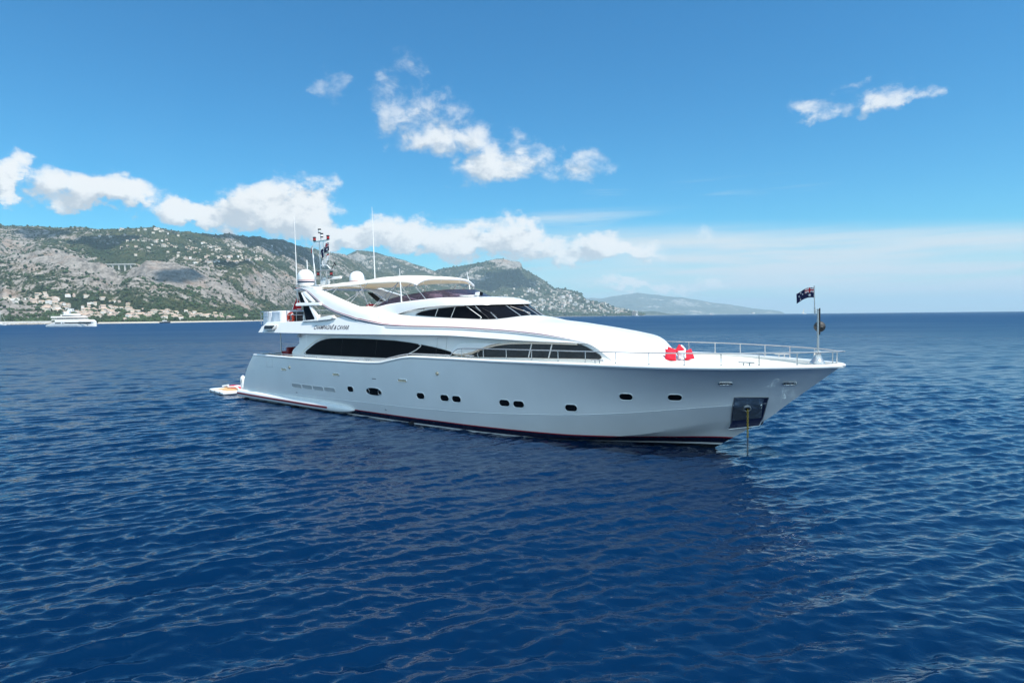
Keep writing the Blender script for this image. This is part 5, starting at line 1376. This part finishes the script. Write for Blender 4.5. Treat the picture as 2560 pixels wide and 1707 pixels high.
# ---- houses
WALLC = {'white': (0.70, 0.68, 0.65), 'cream': (0.60, 0.55, 0.47), 'pink': (0.54, 0.44, 0.38), 'ochre': (0.52, 0.44, 0.33)}
for k, c in WALLC.items(): M['wall_' + k] = material(k + ' rendered wall', c, 0.85, 0, 0, 0.06, 0.3, 0.2)
M['tile'] = material('terracotta roof tiles', (0.46, 0.35, 0.28), 0.9, 0, 0, 0.15, 0.4, 0.2)
M['flatroof'] = material('pale flat roof', (0.50, 0.47, 0.42), 0.9, 0, 0, 0.1, 0.3, 0.2)
M['pane'] = material('dark window panes', (0.03, 0.035, 0.045), 0.2, 0, 0, 0.2, 0.5)
def house_proto(name, w, d, h, roof, col, storeys):
    mb = MB().box((0, 0, h / 2 - 2), (w, d, h + 4))
    if roof != 'flat': mb.box((w * .36, -d * .42, h * .3 - 2), (w * .5, d * .6, h * .6 + 4))
    if storeys > 2:                                     # window bays belong to the wall of the big blocks
        n = max(3, int(w / 4))
        for s_ in range(storeys):
            for i in range(n): mb.box((-w / 2 + w * (i + .5) / n, -d / 2 - .04, (s_ + .5) * h / storeys + .2), (1.6, .08, 1.7), None, 1)
    o = mb.build(name, [M['wall_' + col], M['pane']], None, smooth=False)
    rf = MB(); e = .5
    if roof == 'flat':
        rf.box((0, 0, h + .2), (w + .5, d + .5, .4)); rf.box((w * .1, d * .1, h + 1.1), (w * .3, d * .35, 1.8)); mt = M['flatroof']
    else:
        k = d * .5 if roof == 'hip' else 0; z1 = h + d * .26
        A = [(-w / 2 - e, -d / 2 - e, h), (w / 2 + e, -d / 2 - e, h), (w / 2 + e, d / 2 + e, h), (-w / 2 - e, d / 2 + e, h), (-w / 2 + k, 0, z1), (w / 2 - k, 0, z1)]
        rf.add(A, [(0, 1, 5, 4), (2, 3, 4, 5), (1, 2, 5), (3, 0, 4), (0, 3, 2, 1)])
        rf.box((w * .2, d * .15, h + d * .26), (.8, .8, 1.6)); mt = M['tile']
    rf.build('roof', mt, o, smooth=False)
    return o
def copy_tree(o):
    c = o.copy(); COL.objects.link(c)
    for ch in o.children:
        k = ch.copy(); COL.objects.link(k); k.parent = c
    return c
PROTO = []
for i, (w, d, h, rf, col, st_) in enumerate([(13, 9, 6.5, 'hip', 'white', 2), (15, 9, 6.5, 'gable', 'cream', 2), (11, 9, 7, 'hip', 'pink', 2), (16, 10, 6, 'flat', 'white', 2), (12, 8, 6, 'gable', 'ochre', 2), (20, 10, 8, 'hip', 'cream', 3)]):
    PROTO.append((house_proto('villa', w, d, h, rf, col, st_), col, 'terracotta' if rf != 'flat' else 'flat'))
used_proto = set()
def put_house(land, k, where, group, smin=.48, smax=.82, protos=PROTO, name='villa', cat='house'):
    i, j = k; pi = int(rng.integers(len(protos))); o, col, rf = protos[pi]
    key = (id(protos), pi)
    if key in used_proto: o = copy_tree(o)
    used_proto.add(key)
    s_ = float(rng.uniform(smin, smax)); o.scale = (s_, s_, s_ * float(rng.uniform(.85, 1.2)))
    o.location = (float(land.X[i, j]), float(land.Y[i, j]), float(land.Z[i, j]) + .3)
    o.rotation_euler.z = float(math.atan2(-land.X[i, j], land.Y[i, j]) * .8 + rng.normal(0, .45))
    o.name = name
    return tag(o, '%s %s with %s roof %s' % (col, 'villa' if name == 'villa' else 'town house', rf, where), cat, group)
V = 'villas on the hillside'
for reg in [((60, 752, 60, 10), 5, 'on the slope above the cliffs'), ((140, 748, 75, 16), 16, 'among trees on the left hillside'), ((190, 775, 80, 20), 30, 'among trees on the left hillside'), ((270, 775, 70, 22), 26, 'among trees on the left hillside'), ((330, 790, 60, 14), 14, 'low down near the left shore'), ((430, 790, 120, 9), 20, 'in the trees just behind the beach'), ((570, 792, 80, 8), 8, 'in the trees just behind the beach'),
            ((560, 655, 90, 7), 26, 'in the pale village along the ridge'), ((600, 640, 70, 8), 10, 'on the wooded slope above the ridge village'), ((420, 640, 30, 9), 14, 'in the village crowning the rocky peak'), ((430, 612, 90, 12), 12, 'scattered high on the wooded hill'), ((200, 603, 20, 4), 4, 'on a terrace high on the left hill'), ((400, 578, 60, 5), 7, 'on the skyline of the hill'), ((560, 615, 60, 10), 8, 'scattered high on the wooded hill')]:
    for k in L1.pick(*reg[0], reg[1]): put_house(L1, k, reg[2], V)
TP = []
for i, (w, d, h, rf, col, st_) in enumerate([(26, 14, 16, 'flat', 'white', 5), (22, 13, 13, 'hip', 'pink', 4), (34, 15, 18, 'flat', 'cream', 6), (20, 13, 10, 'hip', 'white', 3)]):
    TP.append((house_proto('town_house', w, d, h, rf, col, st_), col, 'terracotta' if rf != 'flat' else 'flat'))
G2 = 'town houses on the headland'
for reg in [((1340, 755, 110, 20), 26, 'on the lower slope of the headland'), ((1450, 765, 80, 16), 24, 'on the lower slope of the headland'), ((1545, 778, 45, 7), 14, 'by the water near the tip of the headland')]:
    for k in L3.pick(*reg[0], reg[1]): put_house(L3, k, reg[2], G2, .7, 1.05, TP, 'town_house')
# the hundreds of smaller houses beyond: one mass
mb = [MB(), MB(), MB()]
for reg, n in [((1300, 748, 150, 28), 95), ((1430, 764, 110, 20), 85), ((1530, 777, 60, 8), 30), ((1020, 700, 70, 16), 24), ((1200, 748, 90, 18), 30)]:
    for (i, j) in L3.pick(*reg, n):
        w = float(rng.uniform(11, 20)); d = 12.0; h = float(rng.uniform(6, 11)); m4 = Matrix.Translation((float(L3.X[i, j]), float(L3.Y[i, j]), float(L3.Z[i, j]))) @ Matrix.Rotation(float(rng.normal(0, .4)), 4, 'Z')
        c = int(rng.integers(3)); mb[c].box((0, 0, h / 2 - 3), (w, d, h + 6), m4)
        if rng.random() < .6: mb[c].box((w * .15, -d * .3, h + .6), (w * .5, d * .5, 1.2), m4)
allm = MB()
for c in range(3): allm.add(mb[c].v, mb[c].f, c)
o = allm.build('distant_houses', [M['wall_white'], M['wall_cream'], M['wall_pink']], None, smooth=False); o['kind'] = 'stuff'
# and the hundreds of small pale houses strewn over the left slopes
mb = [MB(), MB(), MB()]
for reg, n in [((230, 768, 120, 30), 80), ((420, 790, 150, 12), 40), ((110, 750, 60, 14), 14), ((560, 652, 110, 11), 60), ((430, 625, 130, 22), 40), ((640, 640, 90, 26), 40), ((300, 590, 160, 20), 22)]:
    for (i, j) in L1.pick(*reg, n):
        w = float(rng.uniform(6, 11)); d = 6.0; h = float(rng.uniform(3.5, 6.5)); m4 = Matrix.Translation((float(L1.X[i, j]), float(L1.Y[i, j]), float(L1.Z[i, j]))) @ Matrix.Rotation(float(rng.normal(0.5, .5)), 4, 'Z')
        c = int(rng.integers(3)); mb[c].box((0, 0, h / 2 - 1), (w, d, h + 2), m4)
        mb[c].add([m4 @ Vector(p) for p in ((-w / 2 - .4, -d / 2 - .4, h), (w / 2 + .4, -d / 2 - .4, h), (w / 2 + .4, d / 2 + .4, h), (-w / 2 - .4, d / 2 + .4, h), (-w / 2 - .4, 0, h + 1.6), (w / 2 + .4, 0, h + 1.6))], [(0, 1, 5, 4), (2, 3, 4, 5), (1, 2, 5), (3, 0, 4)], 3)
allm = MB()
for c in range(3):
    o0 = len(allm.v); allm.v += mb[c].v; allm.f += [tuple(q + o0 for q in f) for f in mb[c].f]; allm.mi += [3 if q == 3 else c for q in mb[c].mi]
o = allm.build('hillside_houses', [M['wall_white'], M['wall_cream'], M['wall_pink'], M['tile']], None, smooth=False); o['kind'] = 'stuff'
# apartment block at the tip
def ground(land, t, e):
    k = np.argmin((land.t - t) ** 2 + (land.e - e) ** 2 * 4 + (land.q < .01) * 9); return np.unravel_index(k, land.t.shape)
tw = empty('apartment_tower', Matrix.Translation((0.1965 * 4820, 4820, 1.0)))
tag(tw, 'pale pink apartment tower in two blocks at the tip of the headland', 'building')
for x, w, h in ((-10, 18, 38), (12, 20, 35)):
    b = MB().box((x, 0, h / 2), (w, 18, h)).build('tower_block', M['wall_pink'] if x < 0 else M['wall_cream'], tw, smooth=False)
    f = MB()
    for k in range(int(h / 3.2)): f.box((x, -9.3, 2.2 + k * 3.2), (w * .9, .6, 1.3))
    f.build('balcony_row', M['pane'], b, smooth=False); MB().box((x, 0, h + .8), (w * .5, 9, 1.6)).build('roof_house', M['wall_white'], b, smooth=False)
# viaduct
jj = int(np.argmin(abs(L1.t[0] + 0.650))); ii = int(np.argmin(abs(L1.e[:, jj] - .0885) + (L1.q[:, jj] > .8))); VY = float(L1.Y[ii, jj])
ta, tb = -0.648, -0.600; za = CAM_H + VY * .0895
vd = empty('viaduct', Matrix.Translation((VY * (ta + tb) / 2, VY, za))); tag(vd, 'pale railway viaduct on tall piers across the gully', 'viaduct')
LW = VY * (tb - ta); M['concrete'] = material('pale concrete', (0.55, 0.53, 0.50), 0.85, 0, 0, 0.08, 0.2, 0.2)
MB().box((0, 0, -.6), (LW + 8, 7, 2.4)).box((0, -3.6, 1.1), (LW + 8, .4, 1.0)).build('bridge_deck', M['concrete'], vd, smooth=False)
for k in range(5):
    x = -LW / 2 + LW * (k + .5) / 5; hh = 26
    MB().loft([[(x - a, -b, z), (x + a, -b, z), (x + a, b, z), (x - a, b, z)] for a, b, z in ((4.2, 3.2, -1.6), (2.2, 2.4, -4.5), (1.7, 2.0, -8), (2.1, 2.4, -hh))], close_row=True, cap0=True, cap1=True).build('pier', M['concrete'], vd, smooth=False)
# retaining wall and coast road at the foot of the left cliffs
swl = MB(); P_ = []
for t in np.linspace(-.90, -.735, 24):
    y = float(np.interp(t, [-1.05, -.83, -.73], [820, 930, 985])) - 4; P_.append(Vector((t * y, y, 0)))
swl.loft([[p + Vector((0, 0, -1)) for p in P_], [p + Vector((0, 0, 4.6)) for p in P_], [p + Vector((-3, 8, 4.9)) for p in P_], [p + Vector((-3, 9, 0)) for p in P_]])
tag(swl.build('sea_wall', M['concrete'], None, ang=30), 'pale retaining wall along the water under the left cliffs', 'sea wall')
# rocks at the waterline on the left
rk = MB(); bm = bmesh.new(); bmesh.ops.create_icosphere(bm, subdivisions=2, radius=1); bv = [v.co.copy() for v in bm.verts]; bf = [tuple(v.index for v in f.verts) for f in bm.faces]; bm.free()
for k in range(70):
    t = float(rng.uniform(-.86, -.72)); y = float(np.interp(t, [-1.05, -.83, -.73], [820, 930, 985])) - float(rng.uniform(5, 14)); r0 = float(rng.uniform(.8, 3.2))
    rk.add([(t * y + p.x * r0 * 1.5, y + p.y * r0, p.z * r0 * .7 * (1 + .4 * math.sin(7 * p.x + k))) for p in bv], bf)
M['rock'] = material('shore rock', (0.28, 0.25, 0.21), 0.9, 0, 0, 0.25, 0.3, 0.2)
o = rk.build('shore_rocks', M['rock'], None, ang=30); o['kind'] = 'stuff'
# beach strip behind the bay
rows = []
for t in np.linspace(-.735, -.34, 120):
    y = float(np.interp(t, [-.73, -.55, -.43, -.37, -.25], [985, 1030, 1300, 1750, 2600])); n = 2.5 * math.sin(t * 90) + 2 * math.sin(t * 211)
    rows.append([(t * (y - 9 + n), y - 9 + n, -.3), (t * (y + 3), y + 3, 1.4), (t * (y + 9), y + 9, 2.3), (t * (y + 16), y + 16, 2.2)])
M['sand'] = material('pale shingle', (0.46, 0.42, 0.35), 0.95, 0, 0, 0.12, 0.15, 0.1)
o = MB().loft(rows).build('beach', M['sand'], None); o['kind'] = 'structure'

# ---- small cumulus added above the view, unseen, to cast shadow patches on the slopes
M['shadow_cloud'] = material('cloud white', (0.9, 0.9, 0.9), 1.0, 0, 0, 0.02, 0.01, 0.0)
def add_shadow_cloud(land, x, y, w, d, alt=2600.0, seed=0):
    tt, ee = pix_te(x, y); k = np.argmin((land.t - tt) ** 2 + (land.e - ee) ** 2 + (land.q > 1) * 9); i, j = np.unravel_index(k, land.t.shape)
    p = Vector((float(land.X[i, j]), float(land.Y[i, j]), float(land.Z[i, j]))); c = p + SUN_DIR * ((alt - p.z) / SUN_DIR.z)
    r_ = random.Random(seed); mbc = MB()
    for q in range(16):
        a = r_.uniform(0, 2 * math.pi); u = r_.random() ** .5; px_, py_ = u * math.cos(a) * w * .5, u * math.sin(a) * d * .5; r0 = r_.uniform(.22, .40) * min(w, d)
        mbc.add([(px_ + v.x * r0 * 1.3, py_ + v.y * r0 * 1.3, max(v.z * r0 * .7, -.12 * r0) + v.z * 0 + r0 * .2 * math.sin(9 * v.x + 5 * v.y + q)) for v in bv], bf)
    o = mbc.build('shadow_cloud', M['shadow_cloud'], None, ang=180); o.location = c; o['kind'] = 'structure'
for q, (land, x, y, w, d) in enumerate([(L1, 272, 612, 150, 200), (L1, 225, 600, 90, 120), (L1, 172, 662, 120, 60), (L1, 452, 690, 75, 130), (L1, 655, 602, 330, 330), (L1, 740, 625, 260, 300), (L1, 580, 660, 140, 60), (L3, 1275, 700, 360, 260), (L3, 1200, 720, 240, 200), (L1, 120, 585, 160, 90)]):
    add_shadow_cloud(land, x, y, w, d, 2600.0 + 40 * q, q)

# ====================================================================== other boats
def far_yacht():
    o = empty('motor_yacht', Matrix.Translation((-0.7010 * 520, 520, 0)) @ Matrix.Rotation(R(-4), 4, 'Z'))
    tag(o, 'distant large white motor yacht with raked mast anchored off the left shore', 'yacht')
    L0, L1_ = -20.5, 20.5
    def hullrow(x):
        k = (x - L0) / (L1_ - L0); b = 4.2 * min(1, (1 - k) * 3.0 + .02) ** .55; zt = 2.0 if x < -13 else 3.6 + .6 * k
        if x < -13: zt = 1.1 + (x + 20.5) / 7.5 * 2.5
        return b, zt
    rows = []
    for x in np.linspace(L0, L1_, 60):
        b, zt = hullrow(x); rk_ = .35 if x > 18 else 0
        rows.append([(x, -b * .85, -.6), (x + 0, -b, .8), (x, -b, zt), (x, -b * .9, zt + .02), (x, b * .9, zt + .02), (x, b, zt), (x, b, .8), (x, b * .85, -.6)])
    MB().loft(rows, cap0=True, cap1=True).build('hull', M['gel'], o, ang=30)
    def deck(x0, x1, w, z0, z1, nose, name, mt, tail=.4):
        rr = []
        for z, sh in ((z0, 0), ((z0 + z1) / 2, .25), (z1, .7)):
            ring_ = []
            for k in range(33):
                a = math.pi * k / 32 - math.pi / 2; ring_.append((x1 - nose * (1 - math.cos(a)) - sh * nose * .3, w * math.sin(a) ** 1 * (1 - sh * .08), z))
            ring_ += [(x0 + tail * sh, w * (1 - sh * .08), z), (x0 + tail * sh, -w * (1 - sh * .08), z)]
            rr.append(ring_)
        return MB().loft(rr, close_row=True, cap0=True, cap1=True).build(name, mt, o, ang=40)
    deck(-12.5, 20.3, 4.1, 3.9, 5.6, 10, 'bulwark', M['gel'])
    deck(-15.5, 14, 4.0, 5.6, 6.1, 6, 'side_deck_overhang', M['gel'])
    deck(-11, 12.5, 3.7, 6.1, 7.3, 6, 'upper_glass', M['glass'])
    deck(-16, 13.2, 4.0, 7.3, 8.6, 11, 'upper_deck', M['gel'])
    deck(-7, 7.5, 3.0, 8.6, 9.4, 4, 'bridge_glass', M['glass'])
    deck(-5.5, 7.0, 3.2, 9.4, 10.6, 7, 'sun_deck_roof', M['gel'])
    for s in (-1, 1):
        MB().box((7.5, s * 4.17, 3.05), (23, .1, .95)).build('main_deck_window', M['glass'], o)
        MB().box((-9.5, s * 4.22, 2.95), (5.0, .1, .8)).build('main_deck_window', M['glass'], o)
        MB().box((-5.2, s * 4.22, 2.9), (1.0, .1, .9)).build('main_deck_window', M['glass'], o)
        MB().box((15.9, s * 3.9, 1.2), (.9, .1, .6)).build('hull_port', M['black'], o)
    m = MB().loft([[(x - a, -.7, z), (x + a, -.7, z), (x + a, .7, z), (x - a, .7, z)] for x, a, z in ((-3.5, 1.6, 10.4), (-3.2, 1.2, 12.5), (-2.2, .9, 14.8), (-1.2, .8, 15.0))], close_row=True, cap0=True, cap1=True)
    m.box((-.8, 0, 14.6), (3.6, 1.4, .5)); m.box((-.5, 0, 12.8), (2.6, 3.4, .3)); m.build('mast', M['gel'], o, ang=30)
    for x, y, z in ((-7.5, 1, 11.6), (-6.0, -1.2, 11.4), (-0.2, 1.2, 13.3), (-.2, -1.2, 13.3)): MB().lathe([(0, -.6), (.6, -.6), (.75, 0), (.55, .6), (0, .8)], 14, Matrix.Translation((x, y, z))).build('dome', M['gel'], o)
    MB().tube([(5.5, 0, 10.4), (5.5, 0, 14.6)], [.10, .04], 6).build('antenna', M['grey'], o)
far_yacht()
def small_boat(name, t, y, s, rz, label, cat, sail=False, dark=False):
    o = empty(name, Matrix.Translation((t * y, y, 0)) @ Matrix.Rotation(R(rz), 4, 'Z')); o.scale = (s, s, s); tag(o, label, cat)
    rows = []
    for k in range(17):
        q = k / 16; b = .16 * (1 - q ** 3) ** .8 + .002; rows.append([(q - .5, -b * .5, -.04), (q - .5 + .03 * q, -b, .10 + .04 * q), (q - .5 + .03 * q, b, .10 + .04 * q), (q - .5, b * .5, -.04)])
    MB().loft(rows, cap0=True, cap1=True).build('hull', M['navy'] if dark else M['gel'], o, ang=40)
    bevel(MB().box((-.05, 0, .17), (.42, .2, .10)).build('cabin', M['gel'], o), .03)
    if sail:
        MB().tube([(.05, 0, .1), (.05, 0, 1.35)], .010, 6).build('mast', M['gel'], o); MB().tube([(.05, 0, .24), (-.4, 0, .24)], .012, 6).build('boom', M['gel'], o)
        MB().tube([(.05, 0, 1.33), (.5, 0, .14)], .006, 4).build('forestay', M['gel'], o); MB().tube([(-.4, 0, .26), (.03, 0, .27)], .03, 6).build('furled_sail', M['canvas'], o)
        if sail == 2: MB().slab([(.03, 0, .28), (.03, 0, 1.3), (-.38, .03, .3)], (0, .01, 0)).build('sail', M['canvas'], o)
    else:
        MB().box((0, 0, .25), (.28, .17, .07)).build('windscreen', M['glass'], o); MB().slab([(-.2, -.09, .29), (.14, -.09, .29), (.14, .09, .29), (-.2, .09, .29)], (0, 0, .02)).build('roof', M['gel'], o)
        MB().tube([(-.1, 0, .3), (-.1, 0, .48)], .012, 6).build('mast', M['gel'], o)
small_boat('sailing_yacht', -.8165, 800, 13, 10, 'white sailing yacht with bare mast at the left edge', 'sailing boat', 1)
small_boat('motor_cruiser', -.5535, 985, 16, 0, 'small white motor cruiser with dark hull close to the beach', 'motor boat', False, True)
small_boat('motor_cruiser', .3180, 4200, 36, 0, 'tiny white boat out on the open sea beyond the canopy', 'motor boat')
small_boat('ferry', .3850, 5200, 62, 180, 'tiny long white ferry on the horizon left of the bow flag', 'ferry')
small_boat('sailing_yacht', .4665, 3600, 26, 0, 'tiny sailing boat on the horizon left of the bow mast', 'sailing boat', 2)
small_boat('sailing_yacht', .2003, 3300, 20, 0, 'tiny sailing boat in front of the apartment tower', 'sailing boat', 2)
small_boat('motor_cruiser', .1480, 3900, 28, 180, 'tiny dark hulled boat close under the headland', 'motor boat', False, True)

# ====================================================================== sea
def water_material():
    m = bpy.data.materials.new('deep blue sea water'); m.use_nodes = True
    N = NT(m.node_tree); b = N.n['Principled BSDF']
    t = N.node('ShaderNodeTexCoord'); P = t.outputs['Object']
    at = N.node('ShaderNodeAttribute'); at.attribute_name = 'cover'
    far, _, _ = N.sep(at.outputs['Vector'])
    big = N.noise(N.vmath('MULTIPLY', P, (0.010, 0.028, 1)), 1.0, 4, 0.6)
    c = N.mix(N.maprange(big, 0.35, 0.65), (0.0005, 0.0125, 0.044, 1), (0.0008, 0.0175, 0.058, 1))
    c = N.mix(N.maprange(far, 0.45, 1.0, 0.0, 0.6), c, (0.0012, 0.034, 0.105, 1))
    N.l.new(c, b.inputs['Base Color'])
    b.inputs['IOR'].default_value = 1.333
    b.inputs['Specular IOR Level'].default_value = 0.62
    b.inputs['Specular Tint'].default_value = (0.52, 0.82, 1.0, 1)
    rb = N.maprange(big, 0.3, 0.7, -0.03, 0.05, 'LINEAR')
    N.put(b.inputs['Roughness'], N.math('ADD', N.maprange(far, 0.0, 1.0, 0.07, 0.46, 'LINEAR'), rb, clamp=True))
    # fine ripples under the size of the modelled waves
    q = N.vmath('MULTIPLY', P, (1.0, 1.5, 1.0))
    n1 = N.noise(q, 3.2, 2, 0.45, 0.5)
    n2 = N.noise(q, 0.7, 3, 0.45, 0.3)
    n3 = N.noise(q, 0.12, 3, 0.55, 0.2)
    h = N.math('ADD', N.math('MULTIPLY', n1, 0.026), N.math('ADD', N.math('MULTIPLY', n2, N.maprange(far, 0.2, 0.7, 0.0, 0.20, 'LINEAR')), N.math('MULTIPLY', n3, N.maprange(far, 0.4, 0.9, 0.0, 0.9, 'LINEAR'))))
    bn = N.node('ShaderNodeBump'); bn.inputs['Strength'].default_value = 1.0; bn.inputs['Distance'].default_value = 1.0
    N.l.new(h, bn.inputs['Height']); N.l.new(bn.outputs[0], b.inputs['Normal'])
    return m
M['water'] = water_material()
def waves(X, Yg, D, seed=5):
    r_ = np.random.default_rng(seed); Z = np.zeros_like(X); DX = np.zeros_like(X); DY = np.zeros_like(X)
    for lam in np.geomspace(0.20, 3.6, 72):
        th = R(-68) + r_.normal(0, .50); k = 2 * math.pi / lam
        kx, ky = k * math.cos(th), k * math.sin(th); ph = r_.uniform(0, 2 * math.pi)
        a = 0.035 * lam / (2 * math.pi) * float(np.interp(math.log(lam), [math.log(.2), math.log(.30), math.log(.7), math.log(1.3), math.log(3.6)], [1.2, 1.6, 1.4, .75, .30])) * r_.uniform(.6, 1.4)
        # a wave fades where the mesh is too coarse to carry it; groups come and go over the surface
        w = a * np.clip((lam / np.maximum(D, 1e-3) - 3.2) / 3.0, 0, 1)
        gp = r_.uniform(0, 2 * math.pi); gd = th + r_.normal(0, .6); gk = k / r_.uniform(5, 9)
        w = w * (0.72 + 0.5 * np.sin(gk * (math.cos(gd) * X + math.sin(gd) * Yg) + gp))
        arg = kx * X + ky * Yg + ph; Z += w * np.sin(arg)
        DX -= .55 * w * math.cos(th) * np.cos(arg) * -1; DY -= .55 * w * math.sin(th) * np.cos(arg) * -1
    gust = 0.62 + 0.85 * fbm(X / 17.0 + 3, Yg / 30.0, 3, 77)          # wind patches
    return X + DX * gust, Yg + DY * gust, Z * gust
def ring_grid(r, a):
    rr, aa = np.meshgrid(r, a, indexing='ij'); return rr * np.sin(aa), rr * np.cos(aa), rr
# three concentric rings share edges: fine in the viewing sector, coarser round the back and far away
a = np.linspace(R(-47), R(47), 1100); r = np.geomspace(5.0, 320.0, 1450)
X, Yg, rr = ring_grid(r, a); D = np.maximum(rr * (a[1] - a[0]), rr * (r[1] / r[0] - 1))
edge = (1 - sm(rr, 230, 318)) * sm(rr, 5.0, 5.4) * (1 - sm(np.abs(np.arctan2(X, Yg)), R(45.5), R(47)))
X2, Y2, Z2 = waves(X, Yg, D)
X = X + (X2 - X) * edge; Yg = Yg + (Y2 - Yg) * edge; Z = Z2 * edge
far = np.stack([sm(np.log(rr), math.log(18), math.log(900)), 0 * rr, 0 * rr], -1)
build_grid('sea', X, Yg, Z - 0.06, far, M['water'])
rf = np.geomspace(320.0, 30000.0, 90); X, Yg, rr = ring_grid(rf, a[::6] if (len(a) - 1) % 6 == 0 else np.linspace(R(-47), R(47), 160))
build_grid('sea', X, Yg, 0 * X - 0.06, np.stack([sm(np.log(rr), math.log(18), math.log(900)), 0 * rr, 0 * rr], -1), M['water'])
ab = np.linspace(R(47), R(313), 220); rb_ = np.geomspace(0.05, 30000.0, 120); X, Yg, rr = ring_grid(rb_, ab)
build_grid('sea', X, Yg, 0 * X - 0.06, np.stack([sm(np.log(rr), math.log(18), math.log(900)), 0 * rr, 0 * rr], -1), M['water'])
X, Yg, rr = ring_grid(np.geomspace(0.05, 5.0, 40), np.linspace(R(-47), R(47), 60))
build_grid('sea', X, Yg, 0 * X - 0.06, np.stack([0 * rr, 0 * rr, 0 * rr], -1), M['water'])

# ====================================================================== air
hz = MB().box((0, 0, 307), (61000, 61000, 618))
hm = bpy.data.materials.new('sea haze'); hm.use_nodes = True
N = NT(hm.node_tree); N.n.clear(); pv = N.node('ShaderNodeVolumePrincipled')
pv.inputs['Color'].default_value = (0.62, 0.85, 1.0, 1); pv.inputs['Density'].default_value = 7.5e-5
pv.inputs['Anisotropy'].default_value = 0.0
oo = N.node('ShaderNodeOutputMaterial'); N.l.new(pv.outputs[0], oo.inputs['Volume'])
ho = hz.build('haze', hm, None, smooth=False); ho['kind'] = 'stuff'
